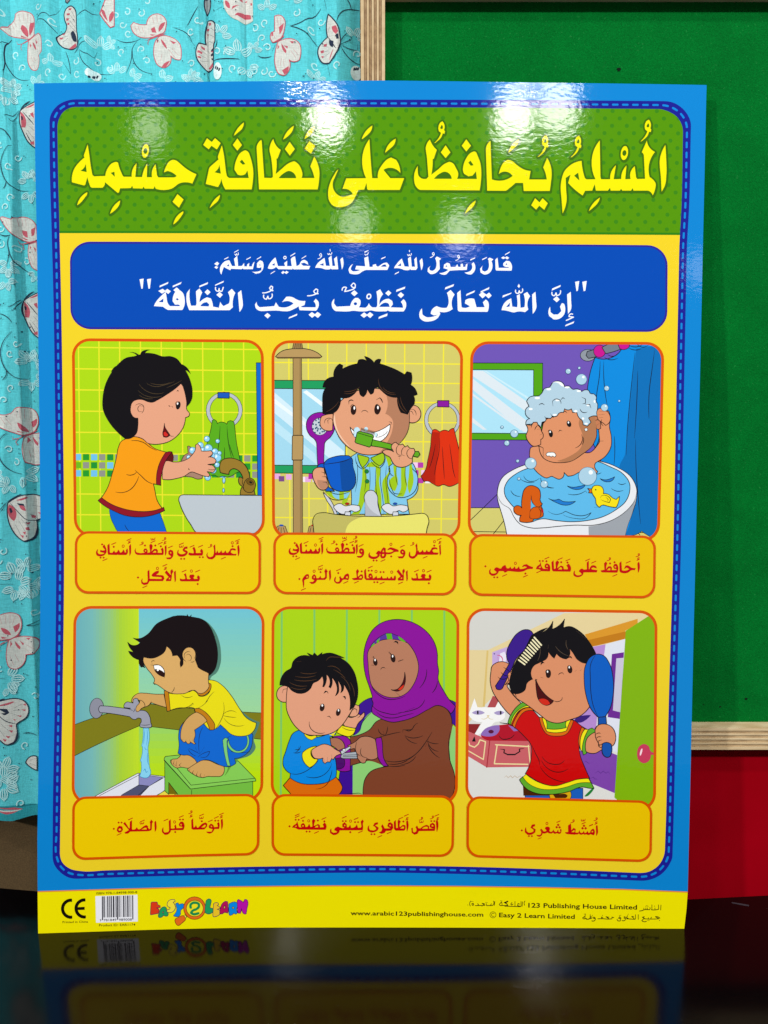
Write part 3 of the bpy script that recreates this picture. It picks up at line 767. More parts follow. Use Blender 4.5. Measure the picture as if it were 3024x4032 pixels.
for i, q in enumerate(PIC):
    cv = Canvas(PS, ink, poster); cv.layer = base_layer; cv.bold = 1.3
    lab = ['picture of a boy soaping his hands at a basin', 'picture of a boy brushing his teeth', 'picture of a child washing foam out of his hair in a bath', 'picture of a boy squatting at a running tap', 'picture of a woman trimming the nails of a boy', 'picture of a boy brushing his hair with a hand mirror'][i]
    cv.part('picture_panel', label=lab)
    cv.raw(ORANGE, [rrect(*q, 70, 8)])
    cv.inner = rrect(*inset(q, 11), 60, 8)
    CANVASES.append(cv); PANELS.append(cv)
c.parts.pop('picture_frame'); c.order.remove('picture_frame')
def panel(i, bgcol):
    cv = PANELS[i]; cv.ox = cv.oy = 0; cv.s = 1; cv.setclip(None); cv.part('picture_panel'); cv.raw(bgcol, [cv.inner])
    cv.setclip(cv.inner); par = cv.parts['picture_panel']
    cv.sub = lambda name, key=None, **k: cv.part(name, parent=lambda: PANEL_OBJ[i], key=key, **k)
    return cv
PANEL_OBJ = {}
def grid(cv, col, xs, ys, w, skew=None):
    """printed tile joints: lists of (x at top, x at bottom) and (y at left, y at right)"""
    fs = []
    for a, b in xs: fs.append([(a - w / 2, -40), (a + w / 2, -40), (b + w / 2, 1760), (b - w / 2, 1760)])
    for a, b in ys: fs.append([(-40, a - w / 2), (1700, b - w / 2), (1700, b + w / 2), (-40, a + w / 2)])
    cv.raw(col, fs)
K = '#151012'
# ================================================================= picture 1: washing hands
v = panel(0, '#a9d410'); v.crop(280, 1320, 780); v.lw = 4.5
v.sub('tiled_wall')
grid(v, '#e3e02a', [(60, 82), (232, 250), (405, 424), (580, 594), (754, 768), (928, 940), (1101, 1112), (1272, 1280), (1444, 1452)],
     [(100, 122), (280, 300), (456, 478), (634, 655), (812, 826), (990, 1000), (1328, 1345), (1502, 1515)], 11)
v.sub('mosaic_band', kind='stuff')
cols = {'b': '#6dbde8', 'g': '#22962a', 's': '#8d9087', 'l': '#6ab51a', 'd': '#1d8f33'}
for r, row in enumerate(('bgbsdsgb slgs bg'.replace(' ', '.'), 'lsdsbgsl.gbs.ls'.ljust(16, 'g'), 'bgbsdgsbggsg.lsg'.ljust(16, 'g'))):
    by = {}
    for k in range(24):
        ch = row[k % len(row)]
        if ch == '.': ch = 'l'
        x = 32 + k * 67.5; y = 994 + r * 68 + k * .55
        by.setdefault(cols[ch], []).append([(x, y), (x + 52, y), (x + 52, y + 52), (x, y + 52)])
    for cc, f in by.items(): v.raw(cc, f)
v.sub('mirror_edge')
v.O('#0a66c8', '1551,231 1600,231 1612,1345 1563,1345', ang=10)
v.sub('towel_ring')
v.E('#b4bcc4', 1283, 628, 152, 152, lw=4); v.E('#a9d410', 1283, 628, 120, 122, lw=4)
grid_fs = [[(1267, 506), (1277, 506), (1278, 750), (1268, 750)], [(1166, 640), (1402, 642), (1402, 652), (1166, 650)]]
v.raw('#e3e02a', grid_fs)
v.E('#d5d9b0', 1290, 628, 0.1, 0.1)
v.O('#1a56b8', '1229,479 1325,479 1325,528 1229,526', ang=10, lw=5)
v.sub('green_towel')
v.O('#57a818', '1182,712 1200,706 1216,718 1225,740 1250,728 1280,730 1305,745 1312,724 1340,716 1365,730 1372,780 1385,900 1405,1000 1420,1080 1425,1140 1390,1150 1350,1175 1310,1188 1270,1180 1235,1188 1200,1170 1170,1180 1140,1160 1120,1100 1125,980 1145,880 1170,790', lw=4)
v.L('1248,760 1238,900 1215,1050/1306,760 1318,900 1345,1030/1285,940 1285,1000 1283,1060/1325,910 1345,980 1362,1025', 4.5)
v.sub('boy_figure', label='boy in an orange shirt with dark red hems')
v.O('#0a66cc', '322,1455 330,1520 355,1580 410,1650 800,1650 775,1570 745,1490', lw=3)
v.L('450,1585 462,1612 486,1640', 4)
# far hand, shadowed
v.O('#a5806c', '975,930 985,928 1003,942 1000,985 1040,1000 1100,1180 1095,1200 1060,1205 1010,1188 960,1184 930,1130 925,1050 955,1000 980,990', lw=4)
v.sub('soap_foam')
def bubble(v, x, y, r, col='#8fd0f0', hl='#e8f8ff', lc='#2a5a78', lw=3.5):
    v.E(col, x, y, r, r, lw=lw, lc=lc); v.E(hl, x - r * .28, y - r * .3, r * .38, r * .34, -30)
for x, y, r in ((1018, 965, 28), (1083, 922, 27), (1103, 965, 26), (985, 1022, 18), (1150, 948, 34), (1205, 975, 27), (1222, 1025, 35), (1180, 1010, 26), (1223, 1085, 21), (1190, 1130, 27), (1145, 1192, 24), (1243, 987, 17)): bubble(v, x, y, r)
v.sub('boy_figure')
# near arm and hand
v.O('#e0a080', '765,1070 800,1052 860,1062 930,1055 985,1030 1015,1000 1040,960 1042,920 1060,908 1085,940 1092,970 1140,970 1172,966 1186,982 1180,1005 1150,1020 1195,1028 1216,1050 1205,1075 1145,1082 1195,1098 1210,1125 1190,1150 1140,1142 1160,1165 1155,1185 1110,1178 1060,1160 1010,1145 950,1180 880,1200 820,1210 765,1205', lw=4.5)
v.F(K, '986,1112 994,1128 988,1130 981,1120')
v.L('1186,990 1170,1010 1150,1020/1216,1055 1200,1078 1145,1082/1210,1120 1180,1128 1145,1120', 4)
# sleeve lining and shirt
v.F('#5a1010', '800,1000 850,985 858,1010 852,1060 800,1050 770,1080 755,1150 765,1205 812,1210 800,1240 760,1256 730,1240')
v.O('#f09a10', '455,870 520,850 590,865 640,900 700,948 770,972 800,980 765,1025 738,1090 718,1170 716,1248 690,1244 702,1300 720,1380 770,1455 700,1478 600,1488 480,1482 380,1460 300,1420 240,1378 300,1290 345,1160 380,1030 400,930 420,890', lw=4.5)
v.O('#8a1224', '800,980 848,978 820,1010 785,1070 762,1150 752,1200 752,1256 716,1250 716,1180 735,1090 765,1025', lw=4)
v.O('#8a1224', '255,1358 330,1410 430,1450 540,1472 640,1475 720,1462 775,1440 784,1468 720,1495 640,1516 560,1522 450,1508 360,1472 280,1428 227,1384', lw=4)
v.L('500,885 560,884 610,900 665,940 720,966/535,1128 590,1180 640,1225 690,1246/463,1165 500,1172 530,1163 552,1142/372,1312 440,1316 500,1290 545,1235 568,1180', 5)
# neck and face
v.O('#e0a080', '520,850 548,820 560,760 560,694 530,690 505,660 498,600 515,560 550,538 600,540 640,545 700,530 780,490 850,440 905,400 925,395 945,450 960,510 968,560 970,625 992,655 985,680 958,690 955,720 930,790 880,850 820,890 750,910 680,912 645,905 600,868', lw=4.5)
v.O('#100c10', '455,866 380,800 310,710 270,620 268,520 285,430 330,330 390,250 465,190 530,178 575,165 620,152 700,158 770,180 830,178 880,195 920,240 960,300 1000,390 1015,470 1008,540 970,595 965,520 945,440 920,405 870,450 800,498 730,540 680,562 640,556 600,540 555,540 515,560 500,600 505,660 530,690 560,700 558,770 545,820 520,852', lw=4)
v.F('#100c10', '575,170 550,152 485,143 530,152 560,180'); v.F('#100c10', '580,180 590,140 620,125 665,123 630,135 615,160'); v.F('#100c10', '545,180 510,178 470,195 510,188 545,200')
v.F('#100c10', '395,250 355,275 335,310 365,288 400,285'); v.F('#100c10', '920,240 970,270 1002,328 975,300 940,285')
v.L('630,400 700,430 790,415 870,385/665,400 740,415 830,395/570,410 620,460 700,490 780,480/560,460 620,505 700,520 760,510/570,500 630,530 690,530/800,440 870,410 925,380', 3, '#55452c')
v.L('540,588 575,575 605,590 610,620 590,655/605,595 575,590 560,610 570,640 600,640', 4)
v.L('878,590 882,560 895,552', 4); v.E(K, 898, 588, 19, 34, 12); v.E('#ffffff', 893, 573, 6, 10, 12)
v.F(K, '880,475 895,458 905,472 895,468'); v.F(K, '815,588 830,594 832,600 820,594'); v.F(K, '840,592 855,602 850,604')
v.O('#5e0c10', '783,738 775,790 768,825 775,848 795,855 828,835 805,800 787,770', lw=4); v.F('#d02a20', '778,842 775,815 790,808 815,835 800,848')
v.L('805,815 840,845 862,845/770,832 775,852 792,856', 3.5)
for x, y, r in ((1138, 868, 24), (1228, 887, 17)):
    v.sub('soap_bubble', key='soap_bubble%d' % x); bubble(v, x, y, r)
v.sub('brass_tap')
v.O('#95762a', '1252,1150 1245,1100 1262,1050 1310,1030 1370,1034 1430,1062 1472,1110 1492,1160 1502,1200 1530,1220 1545,1250 1535,1300 1543,1338 1418,1338 1420,1300 1435,1265 1410,1245 1402,1215 1412,1185 1440,1200 1425,1160 1395,1128 1355,1118 1330,1135 1322,1165 1290,1160', lw=5)
v.O('#8a6c22', '1462,1215 1485,1198 1520,1203 1542,1235 1540,1280 1520,1312 1475,1315 1445,1288 1448,1245', lw=4.5)
v.E('#6d5213', 1500, 1232, 32, 22, 25, lw=3.5); v.E(K, 1505, 1232, 14, 8, 25); v.L('1435,1265 1450,1295 1478,1316/1440,1200 1436,1240 1445,1262', 4)
v.sub('water_drop', key='d1'); v.O('#9fd6ee', '1281,1185 1291,1220 1280,1242 1269,1220', lw=3, lc='#2a5a78')
v.sub('water_drop', key='d2'); v.O('#9fd6ee', '1277,1278 1285,1300 1277,1318 1269,1300', lw=3, lc='#2a5a78')
v.sub('wash_basin')
v.O('#bac4cc', '945,1336 1620,1342 1620,1660 1065,1655 1000,1580 945,1490 912,1410 903,1370 915,1345', lw=5)

# ================================================================= picture 2: brushing teeth
v = panel(1, '#cdc566'); v.crop(1050, 1320, 790); v.lw = 4.5
v.sub('tiled_wall')
grid(v, '#ece03a', [(182, 195), (343, 352), (503, 505), (663, 660), (824, 820), (984, 975), (1143, 1130), (1303, 1288), (1465, 1440)],
     [(224, 240), (390, 400), (545, 560), (710, 722), (870, 884), (1348, 1360), (1506, 1520)], 11)
v.sub('mosaic_band', kind='stuff')
row = [(66, 1145, '#e3a8dc'), (100, 1165, '#7a4a86'), (160, 1150, '#e3a8dc'), (300, 1170, '#f0e4ee'), (318, 1170, '#e3a8dc'), (345, 1145, '#b02aa0'), (1206, 1052, '#edc6ea'), (1250, 1052, '#b23aa8'), (1210, 1115, '#b23aa8'), (1278, 1115, '#edc6ea'), (1206, 1178, '#edc6ea'), (1250, 1180, '#b23aa8'), (1560, 1180, '#f0e4ee'), (1310, 1180, '#f0e4ee'), (380, 1170, '#f0e4ee')]
for x, y, cc in row: v.F(cc, [(x, y), (x + 46, y), (x + 46, y + 44), (x, y + 44)], sm=False)
v.sub('wall_mirror')
v.O('#1f9a5c', '20,372 640,376 640,1146 20,1138', ang=10)
v.O('#9fd4ea', '20,440 650,446 650,1078 20,1074', ang=10)
v.F('#cfe8f4', '60,470 640,960 640,1075 590,1075 60,640', sm=False); v.F('#b8e0f0', '60,700 400,980 420,1075 60,790', sm=False); v.F('#e6f2f8', '60,520 330,730 330,760 60,560', sm=False)
v.F('#e6f2f8', '330,455 470,560 470,600 300,470', sm=False)
v.sub('shower_head')
v.O('#a98a55', '218,180 288,180 298,1640 220,1640', ang=10)
v.F('#93784a', '272,190 287,190 297,1640 276,1640', sm=False)
v.O('#b3935c', '74,178 120,135 210,112 300,110 390,130 440,160 457,178 440,184 90,184', lw=5)
v.O('#9c7f4e', '224,60 290,60 298,112 214,112', ang=10, lw=4); v.L('240,65 232,108/252,65 250,108/266,65 268,108/278,65 284,108', 3.5, taper=False)
v.L('90,188 440,188', 7, '#6b5230', taper=False)
v.O('#b3935c', '218,828 298,828 302,838 300,1022 292,1032 214,1032 210,1022 212,838', ang=30, lw=5)
for x, cc, k in ((120, '#1a4fb0', 0), (385, '#b81a14', 1)):
    v.sub('tap_knob', key='knob%d' % k)
    v.O('#b3935c', '%d,1580 %d,1575 %d,1580 %d,1660 %d,1660' % (x - 34, x, x + 34, x + 62, x - 50), lw=4); v.E(cc, x + 2, 1572, 18, 8); v.L('%d,1590 %d,1640/%d,1590 %d,1640/%d,1590 %d,1640' % (x - 18, x - 30, x, x, x + 18, x + 32), 3.5, taper=False)
v.sub('bath_brush')
v.O('#8a0f9a', '425,640 470,640 560,690 560,780 520,850 490,875 478,900 474,980 474,1120 425,1120 418,1000 414,900 400,865 360,830 330,770 333,710 370,660', lw=5)
v.E('#c0ccd4', 440, 755, 66, 72, lw=4)
fs = [ell(x, y, 7, 8, k=8) for x, y in ((408, 705), (430, 693), (385, 735), (408, 740), (430, 722), (440, 745), (384, 775), (405, 770), (425, 775), (445, 775), (400, 805), (420, 790), (440, 810), (460, 798), (475, 795), (415, 762))]
v.raw('#1a4a70', fs)
v.sub('towel_ring')
v.E('#b4bcc4', 1452, 700, 148, 150, lw=4); v.E('#cdc566', 1454, 698, 120, 122, lw=4)
v.raw('#ece03a', [[(1447, 576), (1457, 576), (1455, 815), (1445, 815)], [(1336, 717), (1572, 719), (1572, 729), (1336, 727)]])
v.O('#86149a', '1413,541 1507,541 1507,594 1412,592', ang=10, lw=5)
v.sub('red_towel')
v.O('#d8300a', '1370,788 1395,778 1418,790 1432,800 1460,786 1490,788 1505,796 1520,778 1548,770 1562,830 1590,950 1600,1100 1600,1210 1560,1235 1510,1250 1460,1235 1420,1248 1370,1225 1330,1205 1300,1210 1275,1165 1310,1120 1335,1020 1355,920 1362,840', lw=4.5)
v.F('#b02008', '1370,800 1432,805 1420,950 1400,1100 1395,1235 1330,1205 1300,1205 1280,1165 1312,1120 1340,1020 1358,920')
v.L('1430,850 1425,960 1400,1080 1385,1160/1395,900 1370,1020 1345,1100/1452,920 1462,1080 1470,1190/1512,900 1530,1030 1545,1130 1560,1180', 4.5)
v.sub('boy_figure', label='boy in green and blue striped pyjamas')
# basin behind shirt is drawn later
# shirt body
v.O('#7fc4e6', '720,990 640,1060 700,1290 690,1480 600,1480 580,1440 560,1480 1180,1480 1160,1360 1240,1300 1246,1180 1200,1050 1100,1000 960,975 880,960 780,960', lw=5)
for s_ in ('745,1000 780,1050 790,1160 770,1300 755,1400 700,1480 765,1480 800,1400 830,1200 810,1090 770,1000', '820,1090 900,1090 905,1180 890,1300 915,1480 945,1480 950,1350 930,1200 940,1100 905,1050 840,1060',
           '975,990 1000,1060 1010,1120 960,1200 970,1350 990,1480 1030,1480 1015,1340 1000,1200 1035,1060 1010,1000', '640,1310 690,1300 660,1390 620,1400', '812,1200 850,1200 850,1290 815,1300'):
    v.F('#9cc41a', s_)
v.L('745,1040 752,1160 730,1300/815,1090 820,1200 808,1300/850,1080 855,1200 850,1280/905,1090 900,1200 912,1330 945,1480/945,1080 940,1200 960,1350 970,1480/990,1080 985,1200 1000,1340 1010,1470', 4)
v.O('#9cc41a', '752,985 770,1060 790,1095 820,1070 848,1018 830,1005', lw=5); v.O('#9cc41a', '860,1015 890,1050 935,1080 960,1060 968,980 950,975', lw=5)
v.L('738,1000 755,1080 790,1106 830,1080 850,1030/858,1030 885,1070 935,1098 970,1060 978,985', 5)
v.E('#1a7a3a', 827, 1126, 17, 17, lw=3); v.E('#1a7a3a', 830, 1208, 17, 17, lw=3)
# right sleeve
v.O('#7fc4e6', '1010,1085 1045,1060 1100,1080 1170,1075 1200,1050 1203,1100 1240,1140 1248,1220 1225,1290 1160,1335 1090,1340 1040,1310 1005,1260 1000,1180 1020,1130', lw=5)
for s_ in ('1045,1075 1075,1085 1075,1150 1085,1200 1060,1290 1030,1270 1010,1220 1030,1180 1055,1165', '1110,1085 1150,1080 1150,1160 1160,1240 1130,1335 1075,1335 1105,1280 1110,1180', '1180,1075 1200,1065 1205,1110 1215,1200 1180,1310 1165,1250 1175,1160'):
    v.F('#9cc41a', s_)
v.L('1020,1075 1010,1110 1050,1165 1010,1150/1040,1300 1080,1312 1120,1310/1075,1090 1070,1180 1085,1240/1150,1085 1145,1180 1160,1250/1012,1180 1030,1260 1060,1320', 4.5)
# left sleeve by the mug
v.F('#9cc41a', '505,1250 560,1290 640,1290 690,1290 680,1340 620,1360 560,1350 500,1310 470,1270'); v.F('#7fc4e6', '540,1280 600,1290 600,1358 560,1340'); v.F('#7fc4e6', '640,1300 690,1300 660,1350 640,1350')
v.L('500,1240 520,1290 560,1310 640,1310 690,1290/470,1290 530,1350 600,1362 660,1345', 5)
v.sub('basin_tap', key='tapb')
v.O('#c8ccd6', '467,1300 520,1350 550,1400 585,1480 560,1480 540,1430 500,1370', lw=4)
v.O('#c6cbd4', '812,1500 815,1400 810,1320 840,1285 880,1285 912,1320 920,1400 950,1500', lw=4.5)
v.F('#b0b4bc', '812,1330 830,1400 880,1460 945,1495 815,1495')
for x in (664, 1060):
    v.O('#d8dbe2', '%d,1400 %d,1392 %d,1410 %d,1402 %d,1412 %d,1440 %d,1462 %d,1450 %d,1465 %d,1480 %d,1462 %d,1420' % (x - 90, x - 50, x - 20, x + 45, x + 105, x + 110, x + 70, x + 30, x + 5, x - 30, x - 75, x - 112), lw=4.5)
    v.O('#d0d4dc', '%d,1460 %d,1460 %d,1500 %d,1500' % (x - 15, x + 28, x + 30, x - 20), ang=10, lw=4)
    v.E('#b81a14' if x < 800 else '#1a4fb0', x + 2, 1393, 17, 9, lw=3)
v.sub('boy_figure')
# ears
v.O('#dc9c78', '550,650 500,655 455,670 442,710 450,760 490,788 545,785', lw=5); v.O('#dc9c78', '1170,600 1200,580 1245,590 1272,630 1265,690 1230,720 1180,720', lw=5)
v.L('480,730 485,700 510,686 540,695 545,710/525,690 505,705 510,735/1215,660 1200,630 1180,630/1180,620 1210,612 1232,635 1235,665', 4)
v.O('#dc9c78', '555,640 600,560 700,480 900,440 1080,500 1170,600 1180,700 1170,780 1120,870 1040,930 960,970 850,990 760,975 680,930 610,860 570,780 550,720', lw=5)
v.F('#b07a5c', '990,500 1090,500 1165,600 1178,700 1168,780 1120,868 1045,930 985,960 930,975 1000,880 1040,780 1040,700 980,650 1000,580')
v.F('#f0c8ac', '565,650 570,720 590,790 640,870 690,925 660,905 600,830 565,760 555,700')
v.O('#0e0a0e', '465,650 462,560 470,470 492,430 465,430 490,370 555,345 570,270 605,236 630,250 625,280 690,250 750,235 760,205 800,200 830,215 810,175 850,190 890,230 905,205 945,200 935,235 1010,260 1080,290 1140,325 1160,300 1195,310 1202,360 1190,410 1225,440 1245,490 1215,500 1222,560 1190,610 1165,655 1110,640 1085,580 1080,515 1000,500 950,460 920,430 895,440 880,480 860,490 845,470 830,440 825,480 800,510 775,495 765,460 760,430 720,490 680,515 610,515 605,580 560,640 510,650', lw=3)
v.L('640,465 700,462 770,430/640,480 700,480 750,455/490,635 550,600 595,550/925,360 940,430 1000,480 1070,490/960,430 1000,465 1060,478/1085,520 1110,600 1150,640/1105,510 1130,590 1160,630', 3.2, '#5a3a22')
v.L('680,572 680,545 700,536 718,545/905,535 935,518 950,535 958,560', 7)
v.E('#2a1410', 718, 618, 22, 40, 3, lw=3); v.E('#ffffff', 725, 602, 7, 14); v.E('#2a1410', 915, 615, 24, 40, 3, lw=3); v.E('#ffffff', 920, 598, 7, 14)
v.L('695,600 700,580 720,572/895,598 905,575 925,570/940,590 940,620 930,640/782,640 805,622 825,626 838,640', 4)
v.O('#ffffff', '690,760 720,790 760,815 900,800 960,775 1020,735 1015,790 980,850 920,885 840,880 760,870 720,830', lw=5)
v.L('900,845 960,830 1005,790/930,790 940,870/960,780 975,850/985,765 995,820/1010,715 1030,720 1035,740', 4)
v.sub('toothbrush')
v.raw('#bfe4f4', [ell(745, 785, 26, k=16), ell(735, 825, 18), ell(900, 825, 18), ell(822, 775, 16)])
v.L('745,760 720,775 722,800 718,830 735,842/912,810 915,830 900,842', 3.5)
fs = []
for k in range(13):
    x = 780 + k * 9; y = 800 + k * 2.4; fs.append([(x, y + 10), (x + 3 + k * .3, y - 35 + abs(k - 6)), (x + 9, y + 10)])
v.raw('#f4fafa', fs); v.L([p for k in range(13) for p in ((780 + k * 9, 800 + k * 2.4), (783 + k * 9.3, 766 + k * 2.4))], 2.6, taper=False, ang=5)
v.O('#5ea61c', '870,862 1045,905 1220,958 1255,960 1268,985 1250,1008 1225,1003 1040,948 865,915', lw=5)
v.O('#5ea61c', '765,793 870,820 885,835 862,915 850,926 740,892 730,880 748,805', lw=5, ang=30); v.L('755,808 880,845', 4, taper=False)
v.sub('boy_figure')
v.O('#dc9c78', '955,965 975,950 1010,948 1050,965 1030,930 1045,895 1070,885 1095,905 1125,900 1145,925 1165,912 1190,935 1215,935 1225,960 1205,1010 1205,1050 1165,1080 1110,1092 1060,1075 1035,1040 1020,1010 985,990', lw=5)
v.L('1095,905 1075,930 1072,960 1085,985 1110,990/1145,920 1120,945 1118,990 1145,998/1190,935 1160,965 1165,1000 1190,1020 1210,1015/1085,1000 1100,1000 1115,995/1095,1005 1098,1028', 4.5)
v.sub('blue_mug')
v.O('#0a5ac4', '480,1065 440,1065 420,1085 425,1100 450,1100 460,1180 490,1290 560,1290 540,1270 510,1250 480,1120', lw=5)
v.O('#0a5ac4', '475,1062 500,1030 560,1005 640,995 685,1000 705,1020 712,1080 735,1170 732,1230 700,1275 640,1290 580,1285 540,1260 510,1200 490,1130', lw=5)
v.F('#084a9c', '605,1045 700,1015 712,1080 732,1170 728,1230 700,1270 640,1285 620,1270 610,1150')
v.L('478,1068 520,1062 600,1050 670,1030 700,1012', 4.5)
v.sub('boy_figure')
v.O('#dc9c78', '440,1092 475,1100 480,1130 495,1160 500,1200 510,1240 500,1265 460,1280 430,1265 400,1220 382,1170 385,1120 405,1100', lw=5)
v.F('#b88468', '420,1195 500,1205 508,1240 498,1262 460,1275 435,1255'); v.L('450,1130 478,1138 478,1165/455,1170 490,1170 498,1195/465,1215 495,1215 505,1240', 4.5)
v.sub('wash_basin')
v.O('#e3de6c', '460,1467 560,1480 700,1493 860,1498 1020,1496 1160,1485 1280,1472 1320,1485 1340,1530 1325,1600 1315,1670 410,1670 388,1590 385,1520 410,1480', lw=5)
v.F('#bdb560', '465,1470 560,1484 700,1496 820,1500 740,1520 680,1560 655,1610 655,1680 408,1680 390,1590 390,1520 415,1484')

# ================================================================= picture 3: bath
v = panel(2, '#6b52b0'); v.crop(1830, 1330, 800); v.lw = 4.5
v.sub('tiled_floor')
v.F('#cfc870', '20,1388 1700,1388 1700,1700 20,1700', sm=False)
v.L('265,1278 150,1390 40,1495/320,1492 235,1600/50,1582 340,1586/40,1388 300,1388/1395,1575 1430,1610/1400,1590 1550,1592', 4.5, taper=False)
v.sub('wall_mirror')
v.O('#4fa010', '20,206 636,208 632,836 20,832', ang=10); v.O('#a8dcf0', '20,260 562,263 560,782 20,778', ang=10)
v.F('#d6e2ea', '60,270 150,270 560,560 560,640 60,310', sm=False); v.F('#d6e2ea', '60,330 560,720 560,770 480,770 60,420', sm=False); v.F('#d6e2ea', '60,450 460,740 455,755 60,470', sm=False); v.F('#d6e2ea', '60,650 180,750 150,752 60,690', sm=False); v.F('#c4e6f2', '155,270 175,270 560,510 560,530', sm=False)
v.sub('shower_curtain')
v.O('#0a86d8', '1065,160 1130,175 1190,165 1250,130 1310,60 1400,40 1700,40 1660,1560 1600,1640 1540,1635 1490,1610 1445,1578 1400,1605 1310,1612 1290,1500 1150,1100 990,650 1000,430 1030,260', lw=5)
v.F('#0a6cb4', '1400,90 1700,40 1660,1560 1600,1635 1540,1632 1490,1608 1445,1576 1400,1603 1312,1610 1350,1500 1330,1200 1262,1060 1310,940 1345,600 1380,250')
v.L('1105,190 1100,300 1075,480 1070,700/1135,190 1140,400 1165,560/1390,120 1370,300 1340,600 1325,780 1318,960/1412,270 1405,500 1385,820/1550,100 1530,250 1505,450 1502,600 1504,660/1395,830 1400,1100 1415,1300 1435,1520/1220,800 1225,900 1218,1040/1090,760 1085,860 1060,900', 5)
v.L('1140,160 1190,180 1250,165/1340,85 1390,100 1440,90/1400,40 1440,75 1500,60', 5)
v.sub('curtain_rail')
v.E('#8a929c', 1005, 143, 62, 48, lw=4.5); v.O('#6d7580', '990,145 1000,112 1050,98 1260,40 1300,40 1300,75 1150,120 1070,155 1010,168', lw=5)
v.E('#c4148c', 1100, 110, 48, 50, lw=4.5); v.O('#727a86', '1120,80 1180,50 1240,40 1275,92 1210,115 1150,130', lw=4.5)
v.O('#c4148c', '1245,40 1340,40 1345,70 1310,95 1265,88', lw=4.5)
v.L('1165,135 1210,152 1260,120 1280,95/1340,60 1400,75 1450,55', 5)
v.sub('bath_tub')
v.O('#e2e5ea', '268,1240 300,1150 400,1075 520,1030 700,1010 900,1000 1090,1005 1250,1060 1360,1140 1402,1230 1400,1320 1360,1450 1330,1530 1308,1620 345,1620 320,1500 290,1400 268,1320', lw=5)
v.F('#9aa0a8', '1010,1540 1150,1510 1300,1430 1380,1340 1398,1310 1360,1450 1330,1530 1308,1620 1012,1620')
v.L('270,1290 300,1350 370,1400 400,1460 450,1520 540,1552 640,1552 760,1540 900,1530 1050,1530 1200,1490 1310,1420 1380,1340 1402,1260', 5)
v.O('#5cb6e6', '322,1240 350,1170 420,1110 520,1065 700,1050 900,1045 1080,1010 1180,1050 1290,1110 1345,1190 1345,1260 1310,1340 1240,1400 1130,1460 1000,1492 860,1502 740,1492 620,1480 560,1500 440,1420 370,1350 330,1290', lw=5)
v.L('480,1125 510,1165 560,1172 610,1145/455,1155 510,1180 570,1180/375,1245 400,1280 455,1295/840,1275 900,1282 950,1270 985,1250 1000,1270/1195,1228 1240,1252 1295,1245/1250,1185 1280,1198 1315,1185/680,1415 740,1442 800,1430 825,1418 900,1448 980,1450 1030,1428 990,1470 900,1475 800,1445/1055,1385 1110,1382/1225,1386 1245,1388/1060,1110 1090,1112 1115,1100', 4.5)
v.O('#1f78cc', '685,1312 740,1325 765,1318 800,1335 850,1340 903,1335 860,1362 800,1365 745,1345', lw=4); v.O('#1f78cc', '837,1210 880,1220 940,1212 985,1200 960,1228 900,1238', lw=4); v.O('#1f78cc', '1105,1150 1150,1160 1190,1150 1223,1135 1200,1168 1150,1175', lw=4); v.O('#1f78cc', '620,1145 630,1180 670,1212 725,1226 680,1222 640,1200', lw=3)
v.sub('child_figure', label='child with hair full of white foam')
v.O('#d88e64', '530,975 535,900 600,860 640,900 1000,940 1080,880 1100,840 1090,700 1110,660 1140,590 1175,600 1188,650 1180,720 1195,800 1190,900 1150,965 1070,1020 1060,1050 1085,1090 1075,1110 1055,1080 1045,1065 1000,1080 930,1100 880,1125 840,1130 810,1100 800,1140 770,1155 740,1145 710,1132 670,1145 610,1115 570,1075', lw=5)
v.O('#c07a54', '1040,650 1070,640 1105,660 1110,740 1090,750 1050,730', lw=4.5); v.L('1060,720 1055,690 1080,670 1110,680/1100,700 1075,715', 4)
v.O('#d88e64', '640,700 620,800 605,880 640,980 700,1012 780,1020 860,1010 960,950 1040,880 1075,800 1070,720 1050,640 960,560 760,580 650,650', lw=5)
v.F('#b07650', '920,640 1060,640 1072,720 1070,800 1040,878 955,950 860,1008 750,1005 850,970 950,890 960,790 920,700')
v.F('#d88e64', '885,600 960,620 930,700 958,790 940,870 880,900 860,700')
v.L('952,790 960,830 945,870 900,900/965,810 970,840 955,875/765,770 775,755 795,760/680,770 690,755 700,755/800,610 820,600 835,615', 5)
v.E(K, 702, 783, 17, 30, -8); v.E('#ffffff', 697, 768, 6, 9); v.E(K, 850, 703, 18, 27, -20); v.E('#ffffff', 846, 692, 6, 9)
v.F(K, '625,690 640,683 655,690 640,705 632,720')
v.O('#f2f4f2', '663,955 675,938 700,935 730,938 745,960 735,975 715,965 705,975 690,965 675,968', lw=3.5)
v.sub('foam')
v.O('#aecbdc', '500,710 505,675 530,660 495,620 500,580 525,560 505,520 530,485 580,475 600,475 630,450 650,415 690,405 720,365 760,353 800,370 815,400 850,395 880,420 920,418 955,440 985,425 1010,430 1025,455 1055,460 1075,490 1070,515 1085,545 1080,640 1040,640 1010,655 1030,690 1000,722 965,710 960,680 930,650 915,610 880,610 870,580 840,590 815,580 805,610 770,615 750,640 715,640 700,660 665,655 660,680 630,690 620,740 600,710 560,705', lw=5)
for x, y, rx, ry in ((592, 492, 22, 10), (538, 582, 16, 9), (757, 510, 18, 9), (685, 420, 20, 10), (835, 405, 20, 8), (930, 435, 18, 8), (1005, 550, 12, 10), (905, 600, 14, 10), (965, 660, 10, 10), (990, 702, 14, 8), (1060, 520, 9, 12), (735, 630, 18, 8)): v.E('#f4f9fb', x, y, rx, ry)
v.F('#f4f9fb', '715,368 760,357 795,372 812,400 790,395 760,370')
